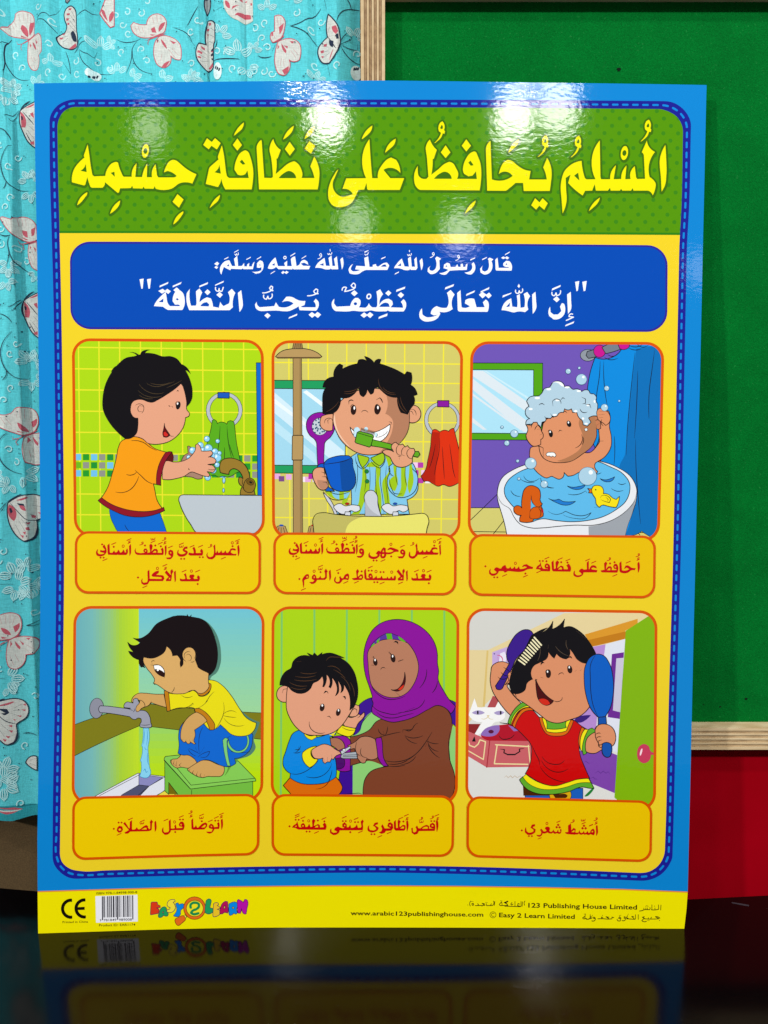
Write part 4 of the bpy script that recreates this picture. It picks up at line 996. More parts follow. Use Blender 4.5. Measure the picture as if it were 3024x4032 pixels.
v.L('720,560 715,520 750,500 780,515 785,540/780,510 800,490 820,500/605,550 630,538 650,550/955,485 985,500 985,535 960,540/985,545 1020,545 1030,575/940,580 965,610 1000,605/650,640 665,665 700,655/630,700 625,730/700,620 720,650 750,635', 5)
v.E('#dfe8ea', 990, 750, 13, 13, lw=3.5)
v.sub('child_figure')
v.O('#d88e64', '498,708 520,712 545,715 560,690 590,690 600,715 620,740 625,760 640,790 635,820 620,830 620,870 600,880 560,885 520,850 500,800 515,750', lw=5)
v.L('560,690 545,712 543,735/598,712 575,740 570,755/615,745 590,750/635,785 610,795/560,890 600,885 640,900 640,985', 4.5)
v.O('#d88e64', '1078,600 1100,575 1135,590 1165,605 1185,640 1180,690 1150,715 1120,690 1090,670 1080,640', lw=4)
v.L('1100,600 1140,600/1090,630 1140,625/1090,655 1130,650/1118,665 1115,700 1132,720/1095,845 1130,842/970,940 1010,935', 4.5)
v.sub('toy_tap', key='tub_tap')
v.O('#d05a0a', '470,1290 485,1240 520,1210 565,1210 605,1235 618,1290 615,1330 633,1355 625,1375 635,1400 640,1455 600,1475 560,1480 555,1500 500,1508 450,1500 447,1485 460,1450 430,1445 405,1425 402,1385 425,1370 450,1375 465,1390', lw=5)
v.F('#5cb6e6', '545,1290 540,1340 540,1400 560,1382 580,1380 550,1340'); v.L('540,1280 538,1380/545,1290 550,1340 580,1375/600,1385 615,1375 630,1360/530,1430 560,1385 600,1382 630,1395/530,1430 530,1470 560,1480/600,1390 620,1420 610,1465', 4.5); v.E('#b01a10', 632, 1412, 8, 20, -20)
v.sub('toy_duck', label='yellow toy duck with an orange bill')
v.O('#f0dc14', '1035,1240 1050,1212 1080,1205 1115,1215 1132,1245 1130,1272 1170,1278 1210,1310 1235,1320 1262,1295 1255,1340 1235,1385 1190,1380 1150,1370 1130,1365 1100,1385 1075,1360 1065,1310 1045,1280', lw=4.5)
v.O('#d87010', '1003,1230 1035,1235 1038,1268 1010,1265 1018,1248', lw=4); v.E(K, 1068, 1241, 6, 6); v.L('1105,1310 1115,1290 1160,1290 1190,1320 1180,1345 1140,1335 1110,1320/1150,1300 1170,1320 1165,1335', 4)
for x, y, r in ((844, 274, 21), (934, 247, 11), (952, 340, 44), (1158, 413, 20), (1140, 570, 29), (1260, 516, 9), (303, 730, 12), (404, 782, 31), (343, 860, 21), (431, 1006, 13), (538, 1025, 46), (1002, 1130, 74), (648, 1195, 30), (441, 1151, 12)):
    v.sub('soap_bubble', key='b%d' % x); v.E('#a8cce0', x, y, r, r, lw=3.5, lc='#3a6a8a'); v.E('#eef8fc', x + r * .35, y - r * .42, r * .24, r * .24)
# ================================================================= picture 4: washing at the tap
v = panel(3, '#7cc4cc'); v.crop(280, 2380, 780); v.lw = 4
v.sub('painted_wall')
# printed colour ramps: narrow vertical bands
def ramp(a, b, u):
    A = [int(a[i:i + 2], 16) for i in (1, 3, 5)]; B = [int(b[i:i + 2], 16) for i in (1, 3, 5)]
    return '#%02x%02x%02x' % tuple(round(p + (q - p) * u) for p, q in zip(A, B))
def band(col, q): v.raw(col, [q], up=1)
stops = [(0, '#64aab8'), (180, '#74b6b4'), (330, '#92c47a'), (420, '#a8d036'), (570, '#c0de24')]
for k in range(24):
    x0, x1 = k * 24 - 6, k * 24 + 18.5; xm = (x0 + x1) / 2
    for (a, ca), (b, cb) in zip(stops, stops[1:]):
        if a <= xm <= b: cc = ramp(ca, cb, (xm - a) / (b - a))
    if k == 0: cc = stops[0][1]
    band(cc, [(x0, 0), (min(x1, 568), 0), (min(x1, 568), 1680), (x0, 1680)])
for k in range(20):
    y0, y1 = 20 + k * 46, 20 + (k + 1) * 46 + .5
    band(ramp('#6ec2d2', '#9ed69a', k / 19), [(568, y0), (1680, y0), (1680, y1), (568, y1)])
for k in range(10):
    y0, y1 = 1020 + k * 62, 1082.5 + k * 62
    band(ramp('#9ad45e', '#bce00e', min(1, k / 6)), [(568, y0), (1680, y0), (1680, y1), (568, y1)])
v.sub('wall_stripe')
v.O('#7d7a14', '20,1010 300,915 575,850 640,830 1000,868 1650,910 1650,1135 1250,1090 900,1050 660,1022 575,1015 300,1135 20,1272', lw=3.5, ang=10)
v.sub('floor_drain')
v.O('#dfe2ee', '200,1606 560,1412 785,1440 785,1560 640,1640 200,1640', lw=4, ang=10); v.O('#8a8ac0', '568,1420 770,1448 655,1520 568,1512', lw=3, ang=10); v.O('#4f5272', '568,1510 655,1520 540,1640 380,1640 430,1590', lw=3, ang=10); v.L('240,1600 568,1428/568,1420 568,1512/785,1445 655,1520 500,1650/785,1555 735,1590', 3.5, taper=False, ang=10)
v.F('#e6dc4a', '740,1590 785,1560 900,1590 900,1640 700,1640', sm=False)
v.sub('step_stool')
v.O('#73bc42', '785,1290 1000,1530 1522,1480 1522,1640 895,1640 818,1490 818,1590 785,1560', lw=4, ang=10); v.F('#73690f', '818,1490 890,1588 818,1588', sm=False)
v.L('818,1490 895,1590/818,1495 818,1590/1010,1555 1010,1640', 4, taper=False)
v.O('#86cc56', '780,1290 790,1272 920,1258 1380,1290 1545,1460 1548,1478 1000,1545 780,1305', lw=4, ang=8); v.L('830,1300 1005,1512 1540,1455/780,1300 1002,1545', 3.5, taper=False, ang=10)
v.F('#5f9c3a', '1280,1440 1310,1380 1320,1330 1380,1290 1405,1310 1340,1360 1300,1420')
# printed drop shadow behind the boy
v.sub('boy_shadow', label='grey green printed shadow behind the boy')
v.F('#4f7f70', '1040,120 1100,125 1190,200 1235,290 1255,400 1250,500 1210,580 1180,600 1160,640 1230,650 1320,740 1420,880 1500,950 1580,985 1560,1050 1530,1130 1545,1200 1500,1260 1420,1290 1380,1300 1200,900 1100,400')
v.sub('boy_figure', label='boy in a yellow shirt and blue trousers squatting on a stool')
# far foot
v.O('#d0a25e', '925,1240 960,1245 1010,1275 1055,1310 1045,1340 980,1370 925,1362 885,1368 850,1345 832,1315 845,1298 890,1290', lw=4)
v.L('845,1300 838,1325 850,1330/865,1300 858,1335 870,1345/885,1308 878,1350 890,1355/925,1325 905,1345 925,1362', 3.5)
# trousers
v.O('#0a66d0', '1005,945 950,980 910,1040 900,1100 905,1180 895,1245 930,1260 985,1262 1040,1300 1055,1325 1130,1300 1200,1320 1260,1350 1320,1358 1380,1330 1370,1290 1440,1270 1500,1215 1520,1130 1515,1080 1400,1000 1200,960', lw=4)
v.L('1105,1025 1080,1080 1070,1150 1075,1250/1075,1250 1040,1230 1010,1215 985,1205/1060,1280 1100,1250 1160,1230 1140,1270 1080,1275/1040,1190 1060,1240/1118,1190 1075,1255/980,1210 1000,1240 1050,1270/1340,1100 1300,1130 1290,1170/1380,1200 1340,1230 1400,1240 1500,1230', 3.5)
v.O('#7ccc7a', '1270,1135 1290,1115 1320,1125 1305,1150 1310,1230 1335,1350 1310,1352 1285,1250', lw=3); v.O('#7ccc7a', '1320,1130 1340,1190 1390,1225 1440,1215 1475,1160 1465,1095 1482,1095 1490,1165 1455,1225 1400,1242 1345,1225 1310,1170', lw=3)
# shirt
v.O('#e8dc10', '1148,632 1210,640 1270,680 1340,760 1410,870 1470,950 1550,990 1540,1040 1500,1085 1440,1102 1340,1085 1290,1040 1250,1005 1210,1040 1170,1052 1130,1020 1040,900 1035,870 1000,862 900,870 832,885 815,740 850,745 960,740 1020,718 1055,740 1070,765 1120,765 1165,720', lw=4)
v.L('925,760 960,778 1000,775 1020,765/1200,728 1160,770 1130,820 1060,868/1140,795 1130,820 1145,805/830,885 900,865 970,860 1020,825 1025,835 990,855 1000,862/1275,815 1280,900 1250,980 1210,1040/1270,925 1310,895 1350,890 1385,905/1275,930 1320,940 1385,945/1280,950 1330,1000 1390,1018 1450,1010', 3.5)
v.O('#c07c10', '780,722 805,722 818,740 832,888 805,895 795,840', lw=4); v.O('#c07c10', '1035,875 1060,868 1110,890 1170,950 1205,1020 1195,1050 1160,1050 1140,990 1100,940 1045,905', lw=4)
v.O('#c07c10', '1150,655 1172,665 1172,700 1140,745 1100,765 1065,755 1055,735 1090,745 1130,725 1155,690', lw=4)
# arms
v.O('#d0a25e', '778,750 700,750 620,742 560,745 520,775 505,810 515,820 545,790 570,800 575,820 548,855 545,890 560,898 600,865 640,850 675,822 740,845 800,862', lw=4)
v.L('675,810 665,825 650,850', 3.5)
v.O('#d0a25e', '1050,900 1110,935 1140,975 1080,1020 1035,1050 1040,1100 1030,1145 1045,1165 1030,1170 1000,1150 995,1165 975,1165 960,1145 950,1155 925,1135 918,1080 935,1010 975,950', lw=4)
v.L('960,1145 965,1130/998,1150 990,1130/1025,1150 1015,1130/935,1140 938,1120', 3.5)
# near foot
v.O('#d0a25e', '1055,1325 1095,1305 1150,1305 1220,1335 1280,1355 1282,1400 1265,1430 1200,1440 1140,1440 1110,1448 1060,1440 1030,1425 1000,1405 975,1385 985,1370', lw=4)
v.L('1000,1375 985,1395 1005,1405/1030,1385 1015,1410 1035,1422/1060,1400 1048,1430 1065,1438/1090,1408 1080,1435 1095,1445/1120,1420 1112,1445', 3.5)
# head
v.O('#d8aa66', '600,440 700,430 800,350 900,350 1050,380 1080,520 1155,575 1150,640 1155,690 1130,725 1090,745 1060,738 1040,720 1000,722 960,742 910,748 850,745 800,725 750,690 715,668 690,660 700,630 680,590 640,540 610,490', lw=4)
v.O('#14080a', '580,318 520,280 570,285 640,250 720,160 800,120 880,95 1020,105 1110,130 1160,180 1200,270 1225,370 1225,470 1200,550 1155,595 1150,570 1110,555 1060,520 1040,480 1045,410 1010,370 970,358 935,400 940,460 935,500 918,525 915,460 890,425 850,430 830,375 800,350 780,400 740,430 680,450 610,438 605,470 620,530 600,520 590,525 570,490 570,462 520,440 482,390 530,400 500,370 475,315 510,340 560,335', lw=3)
v.F('#14080a', '815,112 860,95 880,110'); v.F('#14080a', '890,88 930,108 960,112 975,80 985,110 1010,82 1000,118 900,120'); v.F('#14080a', '1185,250 1205,268 1200,290')
v.E('#d8aa66', 988, 420, 55, 62, 10, lw=4); v.F('#d8aa66', '960,470 1030,440 1060,520 980,520', sm=False); v.F('#14080a', '940,470 940,500 918,525 915,470 935,440')
v.L('955,450 950,415 975,395 1000,398/960,430 975,415 1000,425 1008,445 1000,468 980,470/1002,480 1018,482 1035,470', 3.5)
v.O('#ffffff', '693,508 730,505 770,530 782,560 780,605 740,590 705,555', lw=4); v.F('#2a100c', '705,540 740,545 782,572 780,608 740,592 708,560'); v.E('#ffffff', 727, 549, 9, 8)
v.L('665,505 690,508 740,508 775,540 785,570 780,615/672,480 690,470 702,475/675,478 680,500/865,690 860,715 840,735/845,735 850,748 860,745/690,652 700,668 715,665', 4)
v.sub('wall_tap')
v.E('#8b8d9c', 215, 868, 58, 85, 5, lw=4)
v.O('#9a9cac', '232,870 245,848 300,850 400,862 480,872 500,868 445,862 450,830 470,815 500,820 520,825 520,800 540,785 560,790 565,810 578,830 570,860 545,880 550,895 590,885 630,895 660,940 668,990 675,1005 672,1028 620,1032 580,1025 578,1000 588,985 585,955 560,950 540,962 510,955 490,938 400,922 300,908 245,905', lw=4)
v.L('530,870 530,890 520,900/480,875 500,880 520,890/580,1005 620,1010 670,1000', 3.5)
v.O('#d0a25e', '578,800 575,820 548,855 543,880 550,897 565,895 590,870 620,855 600,810', lw=3.5)
v.sub('running_water')
v.O('#86d2f0', '605,1035 650,1035 655,1130 645,1190 650,1280 655,1350 665,1420 640,1448 610,1450 575,1435 590,1390 590,1320 582,1305 595,1260 600,1190 592,1185 603,1120', lw=3, lc='#2a8ac4')
v.L('620,1040 612,1120 608,1170/636,1040 640,1110 632,1180/618,1190 622,1210 640,1215/645,1240 640,1300 650,1340/605,1395 620,1375 630,1405 645,1395', 4, '#2a8ac4')

# ================================================================= picture 5: trimming nails
v = panel(4, '#a8d212'); v.crop(1050, 2380, 780); v.lw = 4.5
v.sub('striped_wall')
v.raw('#7cc464', [[(x - 8, 20), (x + 8, 20), (x2 + 8, 1640), (x2 - 8, 1640)] for x, x2 in ((127, 118), (400, 396), (672, 665), (944, 938), (1216, 1210), (1488, 1480))])
v.sub('armchair')
v.O('#3c1090', '780,835 880,780 1000,800 1400,760 1640,850 1640,1080 1560,1000 1540,1100 1200,1000 1000,900 900,920 820,990 780,1060 740,1120 720,1640 610,1640 618,1380 690,1200 740,1060', lw=4)
v.F('#8ccc74', '890,895 930,920 1000,1000 1550,1010 1580,1050 1600,1600 720,1600 722,1100 780,1060 800,1000 840,930')
v.L('885,898 835,945 790,1010 775,1060/620,1590 760,1580 800,1590', 4)
v.sub('woman_figure', label='woman in a purple headscarf and brown dress')
v.O('#7c4028', '700,1108 780,1090 860,1050 920,980 1000,950 1300,900 1430,845 1500,870 1545,940 1552,1010 1530,1130 1530,1280 1575,1440 1575,1530 1540,1640 1520,1680 812,1640 808,1540 825,1460 870,1400 960,1365 1020,1355 990,1330 940,1280 700,1350', lw=5)
v.O('#7c4028', '700,1115 930,1112 960,1100 1120,1070 1180,1060 1560,1000 1530,1150 1240,1290 1100,1352 1010,1355 860,1310 700,1352', lw=.1)
v.L('945,1110 1000,1095 1060,1080 1125,1068/935,1040 960,1085 990,1092/975,1060 985,1090/1012,1022 1005,1070 992,1095/1140,1075 1140,1050 1160,1050 1190,1060 1220,1040 1240,1010 1268,992/1155,1050 1190,1050 1222,1048/1155,1095 1200,1115 1260,1115 1308,1098/1160,1105 1200,1145 1258,1165/1385,1068 1340,1140 1290,1210 1200,1290 1120,1330/1340,1140 1380,1160 1440,1165/1350,1150 1380,1205 1440,1230/1350,1170 1390,1240 1450,1285/1355,1130 1330,1190/985,1305 1060,1318 1180,1295 1270,1230/1015,1335 1100,1335 1180,1305/1120,1340 1200,1320 1250,1270/1020,1355 1100,1355 1160,1345/1540,1060 1525,1150 1530,1250 1540,1330', 5)
v.O('#8a0f9a', '545,1110 600,1100 660,1105 700,1140 702,1200 700,1390 650,1400 600,1390 575,1370 570,1290 555,1240 580,1190 620,1130', lw=5); v.O('#4a0a66', '580,1290 640,1280 655,1320 645,1360 610,1378 580,1370', lw=4)
v.O('#8a0f9a', '915,1120 960,1112 970,1170 972,1230 985,1300 1020,1352 980,1355 940,1300 920,1220', lw=5)
v.O('#a96f54', '455,1118 490,1130 530,1120 600,1120 640,1150 655,1200 600,1225 560,1190 500,1165 460,1150', lw=5)
v.O('#b47a5e', '680,1180 740,1150 790,1110 850,1105 910,1130 922,1200 930,1280 870,1300 840,1290 825,1325 800,1328 770,1300 745,1240 735,1205 690,1215', lw=5)
v.L('755,1150 745,1200 750,1240 770,1260 790,1270/795,1200 785,1230 800,1270 840,1280/770,1255 760,1280 775,1305', 4.5)
v.sub('nail_clipper')
v.O('#a8b0b8', '625,1262 640,1245 750,1232 760,1290 650,1290 620,1280', lw=4); v.L('640,1262 760,1258/640,1275 758,1275', 4, '#3a3e46', taper=False)
v.O('#c4ccd4', '620,1228 700,1185 705,1200 660,1235 625,1258', lw=4); v.E('#e8ecf0', 648, 1218, 12, 10, lw=3)
v.sub('woman_figure')
v.O('#8a0f9a', '885,768 860,690 830,600 812,480 815,400 840,300 890,210 960,155 1050,128 1120,126 1220,150 1320,210 1400,310 1430,420 1430,490 1440,560 1435,620 1480,720 1540,810 1580,850 1570,880 1540,915 1500,870 1430,845 1350,880 1240,940 1130,975 1050,985 990,970 930,940 885,905 880,870 892,830 880,790', lw=5)
v.O('#b47a5e', '855,380 900,330 960,300 1020,290 1100,295 1170,315 1220,370 1255,440 1272,520 1260,600 1230,670 1180,735 1120,770 1050,780 1000,772 930,735 880,680 860,600 850,500', lw=4.5)
v.O('#5c2ea0', '870,350 910,300 960,262 1020,240 1080,255 1140,290 1170,318 1100,297 1020,290 960,300 905,330', lw=3.5)
for s_ in ('920,305 950,280 935,320 925,325', '1000,245 1045,243 1055,292 1010,292', '1100,265 1140,290 1165,315 1118,298', '875,350 900,320 905,335 878,358'): v.F('#5cb41c', s_)
v.L('890,430 900,450 905,470/1025,395 1040,415 1060,430/882,440 895,450/1030,410 1045,425/1020,395 1025,410/875,510 900,512/880,500 898,512/1100,480 1125,468 1148,462/1100,475 1120,462/955,548 965,530 985,528 995,535', 4.5)
v.E('#2a1410', 910, 482, 17, 30, -10, lw=2.5); v.E('#ffffff', 908, 465, 6, 10); v.E('#2a1410', 1058, 450, 19, 34, -12, lw=2.5); v.E('#ffffff', 1055, 433, 6, 11)
v.F(K, '1060,318 1080,303 1100,312 1102,338 1085,318'); v.O('#4a0a10', '1042,713 1090,710 1130,670 1150,620 1155,568 1163,620 1155,670 1130,712 1095,726 1065,722', lw=4); v.F('#d83018', '1100,712 1130,685 1150,670 1140,700 1118,718')
v.L('880,690 930,750 1000,790 1060,795 1160,765/1340,540 1330,620 1280,700/1430,640 1415,700 1385,740/1325,795 1290,850 1200,890 1100,905/880,840 920,880 1000,910 1060,920 1130,905/1240,860 1150,900/920,900 980,940 1060,950 1150,930 1230,910/1080,735 1120,770', 5)
v.sub('boy_figure', label='small boy in a blue and yellow jumper')
v.O('#e09e7e', '640,1000 680,940 720,945 760,915 790,925 815,900 818,935 800,960 770,990 750,1030 700,1040', lw=5)
v.L('800,910 780,935 760,950/815,940 790,950', 4)
v.O('#0a86e0', '275,1052 220,1080 190,1140 160,1230 140,1290 140,1350 165,1390 200,1415 195,1450 260,1490 400,1505 500,1490 580,1450 575,1290 545,1200 530,1110 580,1085 560,1070 400,1110', lw=5)
v.O('#ece010', '585,1070 620,1010 660,1020 745,1038 720,1090 690,1105 640,1095', lw=5); v.L('630,1025 680,1050 740,1050', 4)
v.O('#ece010', '310,1070 330,1110 380,1135 420,1110 410,1090 370,1100', lw=4); v.F('#ece010', '520,1090 560,1075 580,1060 560,1100')
v.O('#d86a0a', '195,1450 170,1480 140,1515 180,1560 240,1610 560,1610 634,1525 610,1480 580,1445 500,1490 400,1505 270,1492', lw=5)
v.L('200,1415 260,1420 320,1400 380,1360 430,1310/330,1440 400,1450 480,1425 545,1330/548,1385 535,1440 500,1510 410,1545/285,1185 265,1220 240,1240/270,1190 265,1215/235,1215 262,1215 285,1210/225,1240 270,1240 290,1230', 4.5)
v.O('#ece010', '300,1240 370,1195 415,1185 420,1200 385,1210 375,1240 400,1290 430,1295 400,1340 360,1365 320,1330 300,1290', lw=5); v.L('372,1215 372,1260 400,1295', 4)
v.O('#e09e7e', '380,1215 430,1185 480,1168 530,1180 580,1215 615,1235 625,1250 600,1258 585,1265 560,1300 545,1290 530,1320 505,1320 490,1332 470,1310 470,1285 430,1292 400,1285 378,1250', lw=5)
v.L('545,1255 545,1290/510,1275 510,1315/475,1285 485,1320/580,1215 600,1225/590,1235 610,1235', 4.5)
v.O('#e09e7e', '180,690 140,680 105,700 85,740 95,790 130,815 170,815', lw=5); v.O('#e09e7e', '740,835 775,850 775,890 755,930 720,940 690,935', lw=5)
v.L('130,745 140,710 170,705 180,740 170,780/715,890 735,870 755,880 755,910', 4.5)
v.O('#e09e7e', '175,690 250,650 450,560 600,600 700,750 740,840 690,925 640,1000 590,1050 520,1085 430,1095 330,1085 250,1030 190,940 168,880 165,800', lw=5)
v.O('#0e0a0e', '180,690 110,675 120,620 160,560 205,530 220,480 260,440 320,425 365,435 340,405 385,425 400,405 425,430 465,402 460,420 530,405 600,425 650,447 610,445 680,490 730,560 755,640 765,720 755,800 725,860 695,885 700,820 690,750 660,690 640,660 640,720 620,740 625,690 600,640 590,625 605,690 600,740 575,765 590,700 575,650 545,610 550,660 535,700 520,690 530,640 515,600 500,585 500,640 480,690 468,688 475,640 465,600 430,640 390,660 370,700 330,735 270,745 210,720', lw=3)
v.L('280,570 350,580 420,570/240,600 330,610 410,595/230,630 320,640 420,625/190,650 260,680 340,680/200,690 270,710 330,700/500,470 520,445 580,440 640,445/510,520 570,520 620,560/560,545 620,580 660,620/620,600 680,660 700,720/250,480 290,475/700,650 730,720 735,770', 3.5, '#5a3c22')
v.L('478,745 490,725 505,728 515,745/640,770 655,768 660,785 655,795/505,938 525,935 540,955/358,978 365,1030 400,1065 440,1078 490,1072/440,840 455,830/580,905 590,885', 5)
v.F(K, '475,748 492,722 508,728 495,735'); v.F(K, '635,770 658,768 660,800 652,782')
v.E('#2a1410', 465, 862, 19, 31, 12, lw=2.5); v.E('#ffffff', 466, 845, 7, 10); v.E('#2a1410', 600, 902, 18, 30, 15, lw=2.5); v.E('#ffffff', 602, 886, 6, 10)
v.sub('armchair')

# ================================================================= picture 6: brushing hair
v = panel(5, '#dcdcd8'); v.crop(1820, 2380, 800); v.lw = 4.5
v.sub('bedroom_wall')
v.F('#e2cf9a', '830,70 1620,60 1620,400 1000,330 600,400 205,800 40,980 20,370 210,372', sm=False)
v.F('#d9bd72', '200,375 214,378 185,835 167,835', sm=False); v.F('#d2d2cc', '40,372 210,372 830,72 850,40 20,40', sm=False)
v.F('#c2a8dc', '245,390 370,345 420,480 300,640 245,600', sm=False); v.F('#e8e4f4', '310,400 345,385 365,430 350,480 300,470', sm=False); v.L('282,415 310,420 330,450 325,470/290,430 295,470', 6, '#d03a7a'); v.E('#5a4a8a', 262, 403, 6, 6)
v.F('#d8962a', '1000,245 1432,117 1432,160 1330,215 1335,280 1060,345', sm=False); v.F('#c07a18', '1030,290 1335,220 1335,278 1060,345', sm=False)
v.F('#b48ad0', '1070,345 1170,325 1120,700 1090,1040 900,1000 900,700', sm=False); v.F('#dce0ee', '1170,325 1335,280 1275,1210 1085,1160 1120,700', sm=False)
v.F('#6c2a92', '1222,405 1320,390 1290,935 1188,920', sm=False); v.F('#c8c4d8', '1258,440 1318,435 1290,880 1230,865', sm=False)
v.F('#7c44a8', '1040,1140 1265,1230 1245,1545 1000,1440 960,1200 1000,1120', sm=False); v.F('#3a1f78', '930,925 1000,905 1050,903 1020,935 950,965 915,950')
v.F('#dcdcd8', '1245,1540 1250,1600 900,1600 1000,1440', sm=False)
v.L('340,1415 360,1398 375,1415 395,1398 410,1415 430,1398 450,1415 470,1400 490,1412', 4, '#c4b098', ang=20); v.L('1085,1378 1110,1360 1130,1378 1150,1360 1175,1378 1190,1365 1208,1385/990,1290 1010,1280 1025,1292 1040,1300/1045,1420 1070,1410 1085,1425 1105,1425', 4, '#5c2e88', ang=20)
v.sub('green_door')
v.F('#7fb20c', '1335,215 1520,95 1600,60 1600,1640 1280,1620 1242,1575', sm=False); v.F('#dcdcd8', '1230,1575 1262,1590 1240,1620 1200,1620', sm=False)
v.O('#c43a5a', '1540,1200 1575,1212 1575,1225 1540,1228 1520,1280 1480,1296 1440,1270 1428,1215 1445,1160 1480,1140 1520,1155', lw=1, lc='#a82a4a'); v.E('#f4d8e0', 1460, 1205, 8, 30, 15)
v.sub('toy_cat', label='white cat cushion above the pink drawers')
v.F('#b04a50', '250,745 400,800 400,840 205,840', sm=False)
v.F('#f4f4f4', '52,900 100,765 125,840 270,840 310,760 345,860 350,920 300,955 270,960 230,1000 130,1065 100,1060 165,960 100,950')
v.F('#a89ac8', '78,885 120,865 185,885 130,900'); v.F('#a89ac8', '258,885 300,868 345,880 300,903'); v.E(K, 127, 882, 7, 17); v.E(K, 314, 884, 7, 17); v.L('155,930 185,935 210,915 230,935 255,935', 4, '#d9c48a'); v.F('#d9c48a', '198,905 225,905 212,918')
v.sub('toy_chest', label='pink chest with a face painted on its drawers')
v.F('#8c2426', '50,975 150,975 100,1060 50,1040', sm=False); v.F('#c86066', '50,1035 225,1110 565,1115 565,1325 200,1330 50,1240', sm=False); v.L('225,1110 200,1330', 6, '#a02030', taper=False)
v.F('#b01228', '150,1070 200,1010 300,985 420,985 520,1060 560,1115 225,1112'); v.F('#8e6ab8', '150,1065 180,1020 240,992 300,985 305,1020 280,1060 210,1078'); v.F('#8e6ab8', '375,985 450,1010 470,1030 420,1035'); v.E('#5a1038', 235, 1038, 22, 15)
v.L('300,1070 320,1095 370,1098 410,1080 425,1060/305,965 340,970 400,978 430,985', 6); v.F(K, '100,1075 78,1118 110,1120')
v.L('272,1145 545,1160/262,1300 535,1305/285,1150 262,1300/540,1150 555,1300', 8, '#ecd9a0', taper=False); v.L('50,1120 60,1150 100,1165 130,1140 145,1105 190,1120 172,1265 50,1195', 8, '#ecd9a0', taper=False, ang=20)
v.L('310,1180 345,1185 340,1210 370,1225 430,1225 470,1200 465,1180 505,1175', 9, ang=20)
v.sub('boy_figure', label='boy in a red shirt with rainbow trims')
v.O('#1a5cb8', '510,1490 985,1500 985,1600 515,1600', lw=4); v.F('#4a2208', '495,1460 560,1500 800,1560 960,1500 1010,1490 1010,1560 500,1560'); v.O('#d8a810', '710,1552 760,1545 880,1520 885,1580 870,1600 720,1600', lw=4); v.F('#4a2208', '740,1550 830,1545 860,1560 840,1580 760,1580')
v.F('#1f7d33', '1000,1560 1060,1500 1078,1500 1050,1540 1020,1565 1000,1568')
v.O('#5ea82a', '467,1430 495,1405 600,1470 760,1490 900,1450 1040,1430 1076,1500 1040,1500 980,1490 860,1530 720,1550 600,1540 520,1500', lw=5)
v.O('#f0e414', '495,1408 520,1385 620,1450 760,1480 880,1440 1030,1420 1050,1455 950,1458 850,1490 740,1510 620,1500 540,1460', lw=3)
v.O('#c80808', '380,970 500,830 570,860 640,930 760,975 900,940 970,990 1020,1020 1000,1100 955,1130 960,1220 1000,1330 1040,1420 950,1425 850,1455 760,1480 640,1455 560,1410 515,1380 550,1310 565,1230 562,1150 500,1070', lw=5)
v.L('570,1150 600,1220 625,1270 632,1310/650,1240 690,1285 750,1305 800,1300 835,1270/645,1270 700,1340 770,1368 830,1360 865,1340/635,1320 700,1400 770,1435 850,1450', 5)
# collar
for cc, r in (('#d86a0a', 0), ('#f0e414', 22), ('#5ea82a', 45)):
    v.O(cc, '%d,%d %d,%d 690,%d 770,%d 850,%d %d,%d %d,%d 770,930' % (630 + r, 920 + r * .2, 650 + r * .9, 1000 - r * .7, 1058 - r, 1075 - r * 1.25, 1058 - r * 1.2, 890 - r * .9, 1000 - r, 908 - r, 945 - r * .1), lw=4)
# sleeves
for cc, a, b in (('#d86a0a', 0, 0), ('#f0e414', 1, 1), ('#5ea82a', 2, 2)):
    q = [('430,1010 455,940 520,870 585,868 560,845 495,855 440,920 410,985', '#d86a0a'), ('400,985 425,920 480,855 560,840 545,820 465,830 410,890 385,965', '#f0e414'), ('372,965 400,890 450,820 530,795 548,822 480,845 420,905 395,985', '#5ea82a')][a]
    v.O(q[1], q[0], lw=4)
v.O('#d86a0a', '975,1000 1000,1015 975,1060 965,1110 965,1180 950,1140 955,1060', lw=4); v.O('#f0e414', '1000,1018 1032,1020 1000,1080 985,1150 990,1210 970,1190 962,1130 975,1060', lw=4)
v.O('#5ea82a', '1032,1020 1060,1008 1095,1030 1080,1060 1050,1060 1015,1110 1010,1180 1015,1215 990,1228 980,1190 988,1120 1010,1060', lw=4)
# right hand arm
v.O('#d88e66', '1050,1060 1090,1040 1085,1010 1110,985 1160,975 1220,1000 1250,1060 1250,1110 1230,1150 1200,1165 1140,1185 1080,1215 1010,1200 1005,1150 1020,1090', lw=5)
# left raised arm
v.O('#d88e66', '235,540 240,510 280,475 340,468 385,490 410,540 440,570 435,605 380,645 365,665 400,720 440,765 480,805 430,850 395,905 350,860 290,780 245,700 228,620', lw=5)
v.sub('hairbrush')
v.O('#3a1a88', '365,440 365,380 400,300 450,235 510,205 555,212 580,245 575,290 540,340 480,400 430,460 410,510 330,680 310,695 280,690 270,665 350,540 385,480', lw=5)
v.L('420,500 460,440 530,370 580,300', 5)
v.sub('boy_figure')
v.O('#d88e66', '370,575 400,545 425,548 440,575 425,605 380,640 350,655 380,620', lw=4.5)
v.L('315,550 340,575 385,580/290,590 330,610 375,590/335,512 365,530 400,565/370,575 375,600', 5)
v.O('#d88e66', '385,680 380,660 400,620 430,560 500,450 600,380 700,350 850,330 1010,440 1040,600 1035,840 960,910 880,940 770,968 700,950 640,905 570,850 500,800 450,770 410,725', lw=5)
v.F('#e2d0b4', '372,655 395,665 405,690 390,700')
v.L('400,710 420,715 435,735 440,760', 4.5)
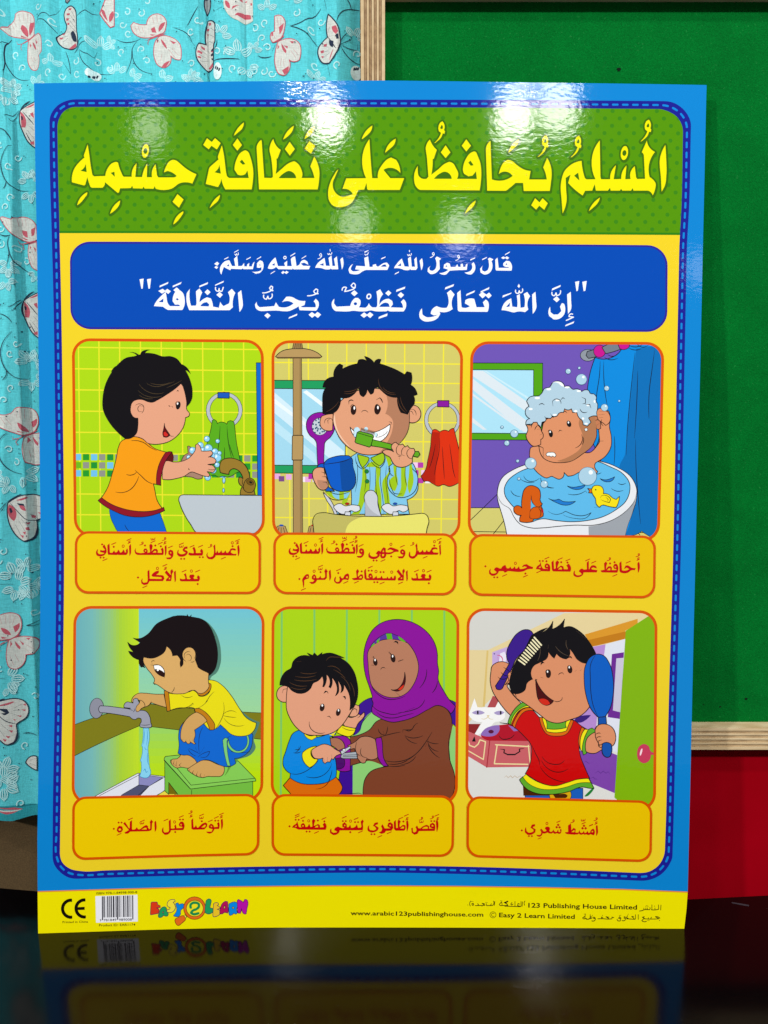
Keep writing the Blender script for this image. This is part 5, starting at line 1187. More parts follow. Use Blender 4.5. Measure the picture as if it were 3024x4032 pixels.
v.O('#100c10', '410,725 385,660 400,560 440,460 500,380 560,260 600,230 695,190 640,235 700,195 740,135 735,200 790,170 835,118 825,190 870,178 960,220 1040,310 1090,400 1060,460 1005,480 940,450 900,390 865,350 880,400 850,445 800,430 770,400 750,440 720,410 700,380 690,440 640,470 580,505 560,560 575,610 530,640 510,700 470,725', lw=3)
v.L('850,290 850,340 865,370/760,340 800,385 870,420/630,330 635,400 615,460/700,360 705,330/930,215 1010,280/940,450 1000,480', 3.5, '#5a4a3a')
v.L([(585, 262), (650, 335)], 14, '#1a1014', taper=False)
fs = []
for k in range(10):
    a = (588 - k * 14.2, 268 + k * 20.5); b = (645 - k * 15, 332 + k * 17.5); fs += pen([a, b], 6.5, k=6)
v.sub('brush_bristle', kind='stuff', label='row of pale bristles on the purple hairbrush')
v.raw(K, [f for k in range(10) for f in pen([(588 - k * 14.2, 268 + k * 20.5), (645 - k * 15, 332 + k * 17.5)], 9, k=6)]); v.raw('#f4ecc0', fs)
v.sub('boy_figure')
v.E('#2a1410', 703, 565, 20, 34, 3, lw=2.5); v.E('#ffffff', 696, 548, 6, 9); v.E('#2a1410', 878, 530, 19, 31, -8, lw=2.5); v.E('#ffffff', 873, 512, 6, 10)
v.L('680,560 685,540 695,530/860,520 865,502 875,497/640,590 648,598/650,595 662,602/920,545 932,538/960,540 972,532/785,575 800,560 820,558 830,572', 5)
v.F(K, '642,498 645,470 655,462 672,478 655,480'); v.F(K, '862,440 878,420 892,428 896,442 880,432')
v.O('#4a0a0c', '600,610 605,700 620,770 655,812 695,822 730,805 745,785 700,755 640,690', lw=5); v.F('#d02a18', '625,775 660,768 700,785 715,810 690,820 655,812')
v.L('745,785 790,790 815,770 815,755/592,625 600,610 615,615', 4.5)
v.sub('hand_mirror')
v.O('#1250a8', '1110,910 1172,915 1178,975 1110,985', ang=10, lw=5)
v.O('#0a5cc0', '1100,405 1150,415 1200,480 1230,600 1230,740 1205,850 1165,915 1110,920 1050,850 1010,740 995,620 1005,500 1045,430', lw=5)
v.L('1085,415 1050,480 1045,600 1050,720 1070,830 1110,915', 5)
v.sub('boy_figure')
v.O('#d88e66', '1085,1020 1110,985 1160,975 1220,1000 1250,1060 1250,1110 1230,1150 1210,1160 1200,1140 1150,1135 1120,1150 1105,1120 1090,1090 1085,1050', lw=5)
v.L('1090,1060 1115,1048 1130,1052/1092,1095 1110,1080 1135,1082/1110,1135 1115,1110 1140,1105/1110,1140 1125,1165 1140,1165', 5)
v.sub('hand_mirror')
v.O('#1250a8', '1145,1135 1180,1125 1215,1140 1220,1200 1205,1240 1175,1245 1150,1225 1140,1180', lw=5)

# ================================================================= captions
CAPL = max(cv.layer for cv in PANELS) + 2; print('max layer', CAPL)
CP = []
for i, q in enumerate(CAP):
    cv = Canvas(PS, ink, poster); cv.layer = CAPL; cv.part('caption_panel'); cv.raw(ORANGE if i < 3 else '#d25000', [rrect(*q, 52, 8)]); cv.raw(['#e9c600', '#e9c800', '#e4bb00', '#ebc600', '#e8c200', '#e6be00'][i], [rrect(*inset(q, 9.5), 44, 8)])
    cv.part('caption_lettering'); CANVASES.append(cv); CP.append(cv)
R_ = '#bd0409'
def words(v, x0, y0, w, shapes, marks, u=1.75, dx=0, dy=0):
    """caption lettering: outlines with their counters ('outer|hole|hole') and vowel signs"""
    v.ox, v.oy, v.s = x0, y0, w / 952.0; sh = lambda q: off(q, dx, dy)
    L_ = []
    for q in shapes:
        p = q.split('|'); L_.append((sh(p[0]), [sh(h) for h in p[1:]]))
    lettering(v, R_, None, L_)
    MS[0] = u; fs = []
    for o, hs in L_: fs += pen(curve(P(o), True, ang=38), 2.4 if w < 330 else 2.1, closed=True, k=6)
    for m in marks.split('/'):
        a = P(m[1:])[0]; fs += mark(m[0], a[0] + dx, a[1] + dy, 3.4 * u)
    v.raw(R_, fs); MS[0] = 1
NZF = '525,188 510,215 520,250 560,268 865,268 872,220 860,178 838,198 850,225 850,245 795,245 800,215 785,195 755,195 715,235 725,200 735,155 715,130 695,150 705,220 700,240 670,245 672,215 655,190 630,195 620,220 640,240 560,245 530,235 522,215|638,215 650,208 657,220 648,230|735,240 760,218 778,220 780,240'
NZM = 'n640,152/n768,152/n838,162/f830,125/f740,105/m740,72/d600,125'
SNA = '418,190 402,215 408,238 385,240 378,215 368,205 360,225 345,240 325,240 315,215 305,208 295,232 275,240 262,235 255,215 240,238 215,245 200,240 195,130 172,150 175,240 185,265 290,268 300,262 315,268 405,268 420,250 425,215'
NY = '130,140 112,165 130,190 145,205 125,215 85,208 80,230 125,240 135,250 100,262 60,258 45,235 52,200 35,220 30,250 45,278 90,285 130,270 155,240 158,205 145,170'
AL = '462,135 442,160 448,278 462,250 465,200'
AL2 = '905,148 888,165 892,278 905,250 908,200'
WAW = '65,205 45,225 45,255 65,275 80,280 70,300 15,305 30,320 65,322 95,295 105,250 95,215|65,232 78,235 80,250 68,252'
v = CP[0]
words(v, 370, 2100, 300, [AL, SNA, NY, AL2, NZF], 'h445,110/f440,78/f250,128/n250,168/s368,160/n105,138/t105,303/k140,330/h890,118/d882,68/' + NZM)
words(v, 650, 2100, 300, [WAW, '455,195 440,220 455,245 385,248 385,225 365,170 345,185 360,220 362,245 345,250 300,240 295,262 320,275 465,275 475,240 470,210', '280,165 245,170 222,205 235,225 262,235 255,248 215,262 180,255 165,240 170,205 155,235 155,265 175,285 225,288 265,270 285,235 275,220 245,210 250,192 280,190', '920,145 905,165 915,285 928,250 930,190',
 '625,140 605,160 612,250 600,285 565,300 540,290 530,270 535,240 520,265 525,295 550,320 590,322 620,300 635,272 885,275 892,255 840,252 820,235 825,215 845,205 880,215 885,200 855,188 820,195 800,230 785,245 765,240 755,215 740,240 715,245 705,215 690,238 665,245 655,215 645,240 632,245'],
 'f68,170/t455,297/f445,162/f338,162/t222,318/f205,132/m205,165/h908,118/f905,88/n845,160/s842,118/k730,310/d568,155')
words(v, 530, 2210, 300, ['795,175 782,200 795,220 745,222 735,205 750,180 735,165 695,170 685,195 705,215 690,225 655,222 650,190 640,150 618,165 635,195 635,220 590,222 570,215 568,235 590,248 800,248 815,220 812,190', '515,118 495,135 505,258 518,225', '470,98 450,120 458,180 400,115 382,140 430,195 398,225 395,245 455,245 465,200 470,150 485,128|432,208 446,206 446,223 430,223',
 '305,118 245,140 215,175 230,190 335,195 345,215 330,222 190,220 185,108 165,125 168,235 150,265 110,270 95,245 100,215 85,240 90,275 120,295 165,285 188,245 355,245 372,215 365,185 340,175 265,170 300,145'], 'n790,283/f790,122/s712,122/f620,122/h388,90/f380,50/s288,88/k130,318/n45,202')
v = CP[1]
words(v, 1120, 2100, 300, [AL], 'h445,110/f440,78', dx=18, dy=-16)
words(v, 1120, 2100, 300, [SNA], 'f250,128/n250,168/s368,160', dx=21, dy=-14)
words(v, 1120, 2100, 300, [NY], 'n105,138/t105,303/k140,332', dx=25, dy=-17)
words(v, 1120, 2100, 300, [NZF], NZM, dx=12, dy=-15)
words(v, 1120, 2100, 300, [AL2], 'h890,118/d882,68', dx=6, dy=-17)
words(v, 1400.5, 2094, 300, [WAW], 'f68,170')
words(v, 1430, 2100, 320, ['455,185 435,205 435,230 455,245 475,248 460,270 405,272 420,290 460,290 485,260 492,220 480,195|455,208 468,212 470,225 458,226',
 '325,165 295,180 285,195 320,185 360,205 330,220 262,220 262,175 240,165 215,195 205,218 190,205 175,205 150,235 172,250 165,265 125,275 90,265 75,245 78,222 62,245 65,275 95,295 140,298 175,280 195,250 185,238 205,240 200,265 215,290 245,290 265,265 268,240 320,240 375,215 412,215 412,195 360,175|238,192 246,218 226,218|220,244 246,242 242,266 224,268',
 '905,130 890,145 898,258 910,225', '630,120 612,140 618,225 605,260 575,272 550,260 548,215 535,240 540,275 565,292 600,290 630,262 635,248 870,248 880,228 825,225 808,205 815,190 835,182 868,188 865,172 840,165 805,170 790,200 775,218 755,215 745,195 735,215 710,222 695,195 680,215 655,222 645,200 638,222'],
 'f458,152/n328,270/s325,128/t140,318/k232,318/h898,108/f890,70/n832,143/s835,97/k725,280/d578,122', 1.6)
words(v, 1160, 2220, 280, ['185,140 160,140 125,175 105,210 110,250 120,318 128,260 125,225 150,205 185,195 195,165|163,163 180,163 178,182 158,184', '262,140 235,165 232,195 255,212 268,215 250,242 200,245 225,265 260,262 290,235 300,212 405,212 430,190 432,120 442,100 420,68 400,95 408,120 408,180 390,190 355,190 345,160 330,185 310,195 290,190 285,160|257,168 270,168 271,187 257,189', '480,80 460,100 470,222 485,190 485,130',
 '715,130 680,145 655,185 640,195 625,190 610,165 598,180 606,215 595,240 562,245 545,225 552,172 532,205 535,240 562,262 600,262 628,235 640,215 690,208 715,218 728,180 725,145|699,163 714,172 709,192 687,186', '845,72 825,95 835,185 770,195 800,215 900,212 918,180 910,145 885,140 850,175 850,120 862,100|860,190 885,163 901,168 896,190'],
 'n65,202/k118,342/s262,98/n348,110/m345,70/f348,32/n585,122/f590,80/k685,248/n898,100/k828,245', 1.85)
words(v, 1420, 2220, 300, ['65,65 45,85 50,180 70,200 430,205 440,175 430,145 415,165 420,180 395,182 390,160 375,165 370,182 345,182 335,160 325,180 275,182 262,150 248,175 205,180 195,150 180,170 150,185 148,150 130,120 105,125 95,155 115,180 75,182 68,120|117,148 131,146 133,162 119,164', '540,62 522,85 530,150 472,72 452,95 500,155 465,185 470,205 535,205 538,165 540,110 552,90|504,170 519,170 516,186 502,186', '585,80 567,100 575,215 588,180',
 '862,130 850,155 862,180 810,182 800,165 812,140 795,125 765,130 752,155 770,175 755,182 715,182 712,150 705,115 688,130 700,160 698,180 655,182 638,168 635,192 660,208 865,208 880,180 880,150'], 't120,85/f120,42/s192,95/t190,228/t268,102/k268,240/s388,103/k498,240/n852,242/f855,92/s785,85/f697,88')
v = CP[2]
words(v, 1890, 2170, 350, ['500,140 465,148 450,170 480,160 505,170 470,188 450,192 425,192 415,165 400,185 380,190 370,165 355,185 335,190 325,168 310,185 285,185 270,150 250,158 225,188 205,185 185,175 160,180 150,200 170,215 180,225 155,240 120,238 108,220 112,190 97,210 98,240 120,260 160,258 190,235 200,212 250,212 265,228 280,222 300,212 460,215 520,190 560,190 565,170 530,160',
 '650,115 640,140 610,165 600,190 640,195 655,212 745,215 750,180 740,145 715,130 695,145 692,170 705,185 720,182 730,192 675,190 660,170|645,158 649,177 626,179|708,153 723,153 723,167 710,168', '785,100 765,120 770,195 785,215 965,218 972,185 960,150 945,135 925,155 938,175 940,195 895,195 890,165 865,155 825,185 835,140 845,118 825,100 808,120 812,180 800,192 790,190|835,195 860,171 876,179 876,195'],
 'n57,162/s378,130/k262,260/t168,280/n485,240/k485,268/t655,105/n710,108/f715,75/k628,222/n868,118/f858,82/n935,122/f940,95', 1.5)
words(v, 2240, 2160, 300, ['245,155 222,175 225,260 185,265 165,250 140,260 125,285 150,305 160,320 125,335 85,330 70,310 72,275 57,300 60,335 90,352 135,350 170,325 180,295 345,295 352,270 285,262 275,245 300,232 345,245 335,220 310,210 280,215 262,240 255,262 245,255',
 '460,165 438,185 445,265 395,275 420,295 600,298 612,260 608,215 590,190 565,195 552,225 565,250 590,252 595,270 530,270 535,240 515,220 490,225 462,260 465,210 475,185|473,270 500,243 517,249 513,270|569,220 586,220 587,236 571,236',
 '652,160 630,180 632,275 650,298 735,298 775,270 820,268 830,245 780,240 735,212 705,215 690,250 720,235 755,255 725,272 660,272 655,220', '872,165 855,185 862,300 878,260'], 'f232,142/f308,170/n512,185/d500,130/n568,170/k572,335/f738,170/h865,130/d862,80')
v = CP[3]
words(v, 430, 3180, 260, ['150,260 120,295 115,330 140,355 175,350 200,315 190,270|148,295 170,300 175,320 150,332 138,315', '230,205 208,225 290,320 225,355 235,370 275,368 305,340 540,335 600,325 615,300 620,215 635,205 610,172 588,205 595,230 595,300 580,310 560,285 562,265 540,250 510,260 460,300 440,310 415,305 400,282 385,305 355,315 330,310 330,180 302,200 300,280 290,300|470,312 520,284 541,290 541,311', '675,188 655,205 662,345 682,300 682,240'],
 'n70,302/t160,212/k145,382/f310,160/m475,222/f480,190', 1.95)
words(v, 630, 3180, 260, ['155,168 130,190 135,320 115,350 70,358 50,335 50,282 32,315 35,350 65,382 110,382 145,355 160,320 335,318 352,280 350,230 330,200 300,200 275,235 285,265 325,270 325,290 240,295 228,240 210,262 220,290 180,300 158,295|296,233 313,233 316,250 298,252',
 '478,152 455,175 458,300 490,312 640,308 680,265 682,230 660,212 620,225 560,280 535,285 520,250 505,275 485,285 480,220|598,282 645,243 667,249 641,282', '735,228 705,260 710,290 745,300 765,305 745,345 670,345 700,365 740,362 770,335 785,302 850,302 860,260 850,205 825,225 835,250 835,275 780,280 765,245|734,256 751,260 753,277 737,277', '900,155 880,175 888,315 905,270 908,210'],
 't312,168/f310,125/s213,203/n222,348/f88,175/h452,118/d445,60/n605,192/m600,145/f602,103/f728,188/t820,185/f815,138/h888,128/f888,88', 1.95)
v = CP[4]
words(v, 1120, 3190, 320, ['150,130 140,155 110,175 92,200 130,205 150,215 165,222 480,225 492,190 485,160 470,145 450,165 460,185 462,198 415,200 415,175 395,160 345,185 352,140 362,120 340,100 325,120 330,185 320,195 305,195 290,160 275,190 245,198 240,170 220,148 195,165 195,190 215,200 180,200 165,185|140,173 143,191 123,193|211,173 226,173 223,189 211,189|355,200 380,177 396,181 393,199',
 '915,110 895,130 905,190 890,205 860,205 848,165 832,190 800,205 780,205 770,170 755,195 730,202 728,165 705,140 680,160 680,190 705,200 690,210 650,200 625,190 595,205 585,230 620,248 610,260 575,265 550,250 548,212 535,240 540,265 570,285 610,280 640,255 645,232 915,230 920,195 918,150 928,128|699,168 713,168 713,183 701,183'],
 'n60,186/t150,110/f150,74/f150,52/f218,85/n218,122/s285,122/n392,118/n468,128/f462,95/t278,248/k375,258/t702,125/f702,80/s775,125/n772,255/t845,137/f840,97/k890,252', 1.6)
words(v, 1430, 3190, 320, ['170,140 135,148 118,180 150,205 155,220 125,238 80,232 68,210 70,175 53,205 55,235 80,252 130,252 170,230 180,205 165,192 138,180 145,168 172,160', '225,165 212,185 225,215 215,245 185,258 215,272 250,262 265,238 330,235 350,205 345,160 320,140 295,150 285,180 305,200 325,205 310,212 250,212 240,190|307,168 323,168 323,184 309,184',
 '380,115 360,135 362,215 380,235 480,235 495,205 490,175 465,170 430,200 428,150 438,130 418,110 405,130 408,205 385,208|435,213 460,189 479,191 476,211', '520,115 505,130 512,245 525,210',
 '565,210 570,260 600,282 635,272 650,240 780,238 835,238 842,200 838,165 815,145 785,160 780,190 800,205 825,208 825,215 770,215 770,185 745,170 715,180 670,212 645,210 630,180 615,195 628,225 620,250 595,260 580,245 580,205|690,215 730,191 756,194 756,213|801,170 819,170 821,187 804,187', '868,110 852,130 862,248 875,210'],
 't115,278/n305,118/k195,305/k305,262/n470,130/f440,92/h515,98/f505,57/m682,135/d680,95/t815,125/d808,80/h872,98/f862,58', 1.6)
v = CP[5]
words(v, 2030, 3200, 340, ['212,125 180,130 165,162 195,180 200,200 175,215 140,218 118,200 112,160 102,190 105,215 130,238 180,235 215,210 218,180 190,165 188,152 212,145',
 '605,118 578,140 580,210 545,215 570,232 655,238 672,225 655,212 660,180 640,165 610,195 610,150|615,211 640,189 651,194 646,211'], 'n68,192/t162,255/d630,90', 1.5)
words(v, 2100, 3215, 120, ['240,370 205,415 240,470 240,520 205,570 90,568 150,615 200,622 245,590 285,515 390,510 435,485 490,515 575,518 608,490 640,520 700,525 735,505 780,528 830,528 865,480 875,420 860,370 825,410 845,460 820,480 780,470 775,400 740,440 745,465 690,475 655,455 622,395 590,450 570,465 520,465 490,435 512,380 500,330 430,308 375,325 360,370 410,430 375,455 310,455 280,410',
 '772,212 812,255 772,295 730,252', '725,285 765,325 725,365 685,325', '818,290 855,330 815,370 775,328', '840,115 720,165 720,188 838,140', '250,640 135,685 128,705 245,665'], 's420,208', 4.2)
words(v, 2260, 3205, 120, ['600,450 545,480 500,570 450,585 415,520 385,570 330,590 300,520 275,570 230,585 190,570 165,500 135,570 90,575 20,570 -60,580 -60,625 110,630 145,600 180,630 250,632 285,615 330,642 375,620 410,640 475,642 510,620 610,658 640,600 635,500|552,520 592,525 587,562 548,562',
 '715,335 680,370 690,675 735,600 735,400', '308,320 350,365 308,400 265,362', '262,395 305,438 265,480 220,438', '360,393 402,440 360,482 318,440', '590,300 470,350 462,382 585,335', '360,240 240,290 232,318 350,270'], 'm285,190/h690,275/d680,150', 4.2)

# ================================================================= footer print
c.layer = 8; c.part('footer_lettering', kind=None)
def latin(canvas, text, x0, y0, x1, y1, h, col, font=None, bold=0, slope_mid=None):
    """upright text between two baseline points (photo px); h = cap height in px"""
    t = bpy.data.curves.new('tmp', 'FONT'); t.body = text; t.size = 1; t.offset = bold; t.resolution_u = 2
    o = bpy.data.objects.new('tmp', t); COL.objects.link(o); bpy.context.view_layer.update()
    dg = bpy.context.evaluated_depsgraph_get(); me = o.evaluated_get(dg).to_mesh()
    vs = [(p.co.x, p.co.y) for p in me.vertices]; ps = [list(f.vertices) for f in me.polygons]
    xa = min(p[0] for p in vs); xb = max(p[0] for p in vs)
    ux = Vector((x1 - x0, y1 - y0)); L = ux.length; ux /= L; k = L / (xb - xa); up = Vector((ux.y, -ux.x)); ky = h / .70
    def tr(p):
        u = (p[0] - xa) * k; q = Vector((x0, y0)) + ux * u + up * (p[1] * ky); return (q.x, q.y)
    polys = [[tr(vs[i]) for i in f] for f in ps]
    o.evaluated_get(dg).to_mesh_clear(); bpy.data.objects.remove(o); bpy.data.curves.remove(t)
    ox, oy, s = canvas.ox, canvas.oy, canvas.s; canvas.ox = canvas.oy = 0; canvas.s = 1
    canvas.layer += 2; pt = canvas.cur
    if col not in pt.cols: pt.cols.append(col)
    ci = pt.cols.index(col); offy = canvas.layer * PS.eps
    for pl in polys:
        hp = canvas.w(pl); ar = sum(hp[i - 1][0] * hp[i][1] - hp[i][0] * hp[i - 1][1] for i in range(len(hp)))
        ids = []
        for x, z in hp:
            ids.append(len(pt.v)); pt.v.append((x, PS.y(x, z) - offy, z)); pt.n.append(PS.normal(x, z))
        if ar < 0: ids.reverse()
        pt.t.append(ids); pt.m.append(ci)
    canvas.ox, canvas.oy, canvas.s = ox, oy, s
DK = '#2a1c08'
def cf(x, y): return (220 + x * .211, 3490 + y * .211)
def lf(txt, xa, ya, xb, yb, h, **k): a = cf(xa, ya); b = cf(xb, yb); latin(c, txt, a[0], a[1], b[0], b[1], h, DK, **k)
lf('Printed in China', 125, 688, 600, 678, 8.6, bold=.012)
lf('ISBN 978-1-84998-900-8', 758, 152, 1518, 128, 9, bold=.012)
lf('Product ID: EAR1174', 806, 748, 1482, 735, 9.4, bold=.012)
latin(c, 'www.arabic123publishinghouse.com', 1380, 3603, 1903, 3609, 16.5, DK, bold=.02)
latin(c, 'Easy 2 Learn Limited', 1965, 3611, 2263, 3618, 17.5, DK, bold=.02)
latin(c, '123 Publishing House Limited', 2080, 3573, 2508, 3581, 18, DK, bold=.02)
c.raw(DK, pen(ell(1941, 3602, 12, 12, k=16), 1, closed=True, k=6)); c.raw(DK, pen([(1946, 3597), (1941, 3595), (1935, 3599), (1935, 3605), (1941, 3609), (1946, 3607)], 1.1, k=6))
c.crop(1980, 3520, 660); MS[0] = .55
c.T(DK, '1565,110 1562,158/1540,108 1542,150 1520,156 1470,156/1505,138 1505,155/1475,108 1475,150/1455,135 1450,155 1395,157 1375,165 1352,168/1430,138 1430,155/1415,138 1415,155/1395,140 1395,155/n1500,120/n1425,115/n1415,122/n1435,122', 3.2, 4)
c.T(DK, '218,70 210,90 215,110/195,78 190,122/180,75 180,120 165,125 20,120/165,100 150,95 145,115 165,120/120,75 120,120/90,85 78,100 88,110 100,100/50,70 12,85 40,100 45,115 20,122', 3.2, 4)
c.T(DK, '1555,240 1530,225 1510,225 1545,245 1490,248 1400,245/1470,230 1462,248/1440,235 1440,248/1400,225 1380,230 1400,240 1375,262 1400,275 1420,270/1340,205 1340,250/1312,205 1312,245 1300,250 1225,245/1295,225 1275,222 1300,245/1235,215 1222,235 1240,240/1215,230 1200,225 1200,240 1215,240 1205,262 1180,262/1170,240 1155,225 1145,240 1165,245 1165,262 1140,265 1130,250/n1240,200/n1550,262/t1440,262/t1160,212', 3.2, 4)
c.T(DK, '1098,235 1080,228 1080,245 1040,248 1000,245/1050,230 1020,225 1050,245/990,232 975,228 975,242 1000,245 940,245/915,238 900,228 895,240 915,242 905,265 880,265/880,242 850,245/865,205 862,243/885,230 870,225 860,243 820,245/815,205 812,240 830,245/812,222 790,235 795,245 812,243/n985,212/n885,212/t812,198', 3.2, 4)
c.crop(1360, 3520, 640)
c.T(DK, '1280,72 1268,95 1275,122/1525,75 1520,115/1510,72 1508,112 1490,118 1440,118/1490,100 1480,118/1440,100 1440,118/1420,100 1395,95 1425,115 1350,118/1350,98 1360,112 1345,118 1325,118/1305,95 1290,100 1295,115 1310,112 1305,95/1590,85 1570,105 1580,118 1600,115 1595,80/1600,118 1659,118/1659,78 1630,92 1655,105/t1295,78/t1440,88/t1590,70/n1250,112/n1395,125', 3.2, 4)
MS[0] = 1.0
c.crop(220, 3490, 350)
c.part('conformity_mark', label='black CE mark')
c.raw('#140c06', [[(300, 232), (302, 288), (285, 290), (250, 236)]])
def arc(cx, cy, ro, ri, a0, a1, n=18):
    o = [(cx + ro * math.cos(math.radians(a0 + (a1 - a0) * i / n)), cy + ro * math.sin(math.radians(a0 + (a1 - a0) * i / n))) for i in range(n + 1)]
    q = [(cx + ri * math.cos(math.radians(a1 + (a0 - a1) * i / n)), cy + ri * math.sin(math.radians(a1 + (a0 - a1) * i / n))) for i in range(n + 1)]
    return o + q
c.raw('#140c06', [arc(285, 417, 190, 130, 88, 272) + [], [(285, 228), (302, 232), (302, 288), (285, 290)], [(285, 545), (306, 545), (306, 600), (288, 604)]])
c.raw('#140c06', [arc(537, 412, 190, 130, 88, 272), [(535, 224), (552, 228), (552, 280), (535, 284)], [(540, 542), (560, 542), (560, 594), (542, 600)], [(405, 388), (538, 382), (538, 438), (408, 442)]])
c.part('barcode', label='white barcode label with dark bars and digits')
c.F('#e9eaf2', '738,182 1524,155 1530,655 750,678', sm=False)
bars = [(858, 878, 1), (886, 900, 0), (905, 918, 0), (937, 942, 0), (958, 980, 0), (995, 1010, 0), (1018, 1024, 0), (1030, 1048, 0), (1064, 1092, 0), (1113, 1132, 0), (1140, 1162, 1), (1170, 1180, 0), (1186, 1196, 0), (1208, 1214, 0), (1229, 1234, 0), (1254, 1280, 0), (1298, 1314, 0), (1330, 1356, 0), (1374, 1388, 0), (1402, 1408, 0), (1424, 1444, 1)]
c.raw('#1a1626', [[(a, 187 - (a - 858) * .035), (b, 187 - (b - 858) * .035), (b + 3, (630 if l else 582) - (a - 858) * .025), (a + 3, (630 if l else 582) - (a - 858) * .025)] for a, b, l in bars])
def lb(txt, xa, ya, xb, yb): a = cf(xa, ya); b = cf(xb, yb); latin(c, txt, a[0], a[1], b[0], b[1], 9.5, '#1a1626', bold=.01)
lb('9', 820, 655, 848, 655); lb('781849', 890, 652, 1132, 645); lb('989008', 1178, 645, 1420, 638)
# publisher's emblem: bubble letters round a magnifying glass
c.part('publisher_emblem', label='EASY 2 LEARN in coloured bubble letters around an orange magnifying glass'); c.crop(570, 3510, 430); c.bold = 1.0
def bub(col, s_, hs=()): c.O(col, s_, hs, lw=9, lc='#3a1050', ang=60)
bub('#d83a18', '95,180 110,160 180,160 195,180 190,195 235,215 235,245 180,250 215,275 215,310 200,335 95,355 85,340')
bub('#f0dc3a', '340,190 360,145 420,120 455,125 462,150 430,165 455,200 465,250 430,305 370,322 335,310 340,280 380,265 385,240 345,220')
bub('#1f9a5c', '235,275 260,245 300,232 325,245 330,290 358,345 345,372 300,370 285,360 255,390 215,395 205,370 225,320', ['265,315 285,300 285,335'])
bub('#0a86e0', '470,190 485,175 510,175 520,205 560,185 590,190 590,240 545,290 540,350 515,380 450,378 440,360 485,285')
c.E('#e06a1c', 757, 252, 166, 172, lw=8, lc='#5a1410'); c.E('#ece01e', 760, 257, 128, 124, lw=8, lc='#5a1410')
c.L('700,245 695,210 720,178 770,170 815,185 825,220 790,265 730,290 705,325 745,345 800,335 815,330', 40, '#1f8a4a', taper=False)
c.O('#f4e84a', '590,370 612,352 640,388 618,408', lw=7, lc='#5a1410'); c.O('#e06a1c', '460,430 475,410 560,368 590,370 618,410 612,440 530,510 500,515 462,460', lw=8, lc='#5a1410')
bub('#1f9a5c', '925,190 940,130 970,112 1000,120 1010,150 990,245 1040,260 1045,290 1010,330 960,342 925,325 915,260')
bub('#e8c028', '1045,190 1065,172 1115,175 1122,200 1100,215 1140,232 1142,258 1100,270 1142,290 1150,335 1120,362 1050,385 1035,360')
bub('#b01458', '1150,250 1190,170 1230,148 1262,158 1262,230 1268,300 1255,330 1215,318 1175,340 1140,335', ['1205,225 1222,215 1220,255 1205,260'])
bub('#0a86e0', '1275,200 1310,170 1380,160 1408,180 1412,230 1395,265 1415,320 1385,345 1350,330 1325,355 1290,362 1278,330', ['1325,240 1345,230 1360,250 1340,265'])
bub('#b414a4', '1405,145 1420,120 1450,130 1495,165 1520,120 1550,125 1568,165 1555,250 1540,340 1510,340 1480,300 1470,260 1455,330 1425,330 1410,290')
c.ox = c.oy = 0; c.s = 1
# ------------------------------------------------------------------ printed cotton curtain left of the board
YC = .616
def cx(px): return (px - 1512) / FPX * YC
# pleats: photo x of the nodes and how far the cloth stands forward there
PL = [(-420, 0), (-330, .008), (-200, .001), (-60, .006), (60, .004), (118, .0068), (122, .0022), (200, .004), (300, .010), (322, .003), (445, .009), (449, .002), (640, .006), (760, .003), (848, .010), (852, .003), (905, .009), (990, .0075), (994, .002), (1100, .006), (1230, .010), (1262, .004), (1340, .008), (1420, .003), (1500, .002)]
PLX = [(cx(p), d) for p, d in PL]
def curtain_y(x, z):
    a = PLX[0]
    d = PLX[0][1] if x <= a[0] else PLX[-1][1]
    for (x0, d0), (x1, d1) in zip(PLX, PLX[1:]):
        if x0 <= x <= x1:
            u = (x - x0) / (x1 - x0)
            if x1 - x0 > .006: u = u * u * (3 - 2 * u)
            d = d0 + (d1 - d0) * u; break
    g = max(0, (z - .72)) * 1.1
    return YC - d * 1.2 * (1 + g) - .0018 * math.sin(x * 37 + z * 5) - .0012 * math.sin(x * 90 - z * 3)
CS = Sheet(curtain_y, -.42, 0.01, 172, .0, .9, 30, 4e-6)
def flat_hit(px, py):
    d = ray(px, py); t = (YC - .004) / d.y; return (d.x * t, CAMZ + d.z * t)
CS.hit = flat_hit
curtain = empty('curtain', (-.2, YC, .85), 'turquoise cotton curtain printed with pink and black butterflies, hanging left of the pin board', 'curtain')
bpy.context.view_layer.update()
KC = Canvas(CS, cloth, curtain); k = KC; k.bold = 1; CANVASES.append(KC)
INK, CREAM, PINK, WHITE = '#2a3448', '#cfd2cc', '#c05c6a', '#b8e8ea'
k.part('curtain_cloth')
body = [(-420, -120), (1418, -120), (1416, 330), (1412, 3190), (700, 3195), (148, 3202), (60, 3222), (0, 3218), (-420, 3216)]
CL = k.w(body)
k.layer = 0; k.cur.add('#5accd6', 0, [CL])
k.clip = None; CS.xr = max(p[0] for p in CL)
k.part('curtain_hem'); k.raw('#2e9aa6', [[(-420, 3165), (30, 3162), (150, 3158), (1400, 3150), (1412, 3190), (700, 3195), (148, 3202), (60, 3222), (0, 3218), (-420, 3216)]])
k.L('-200,3185 0,3180 40,3190 90,3175/0,3168 50,3172 95,3178', 9, PINK); k.L('0,3178 50,3183 90,3180', 6, CREAM)
k.L('0,3166 60,3168 150,3160', 3, '#1f6f7c', taper=False)
def swirl(x, y, r, a=0):
    p = []
    for i in range(11):
        t = i / 10; th = a + t * 5.2; q = r * (1 - .62 * t); p.append((x + q * math.cos(th), y + q * math.sin(th)))
    return pen(p, r * .15, k=5)
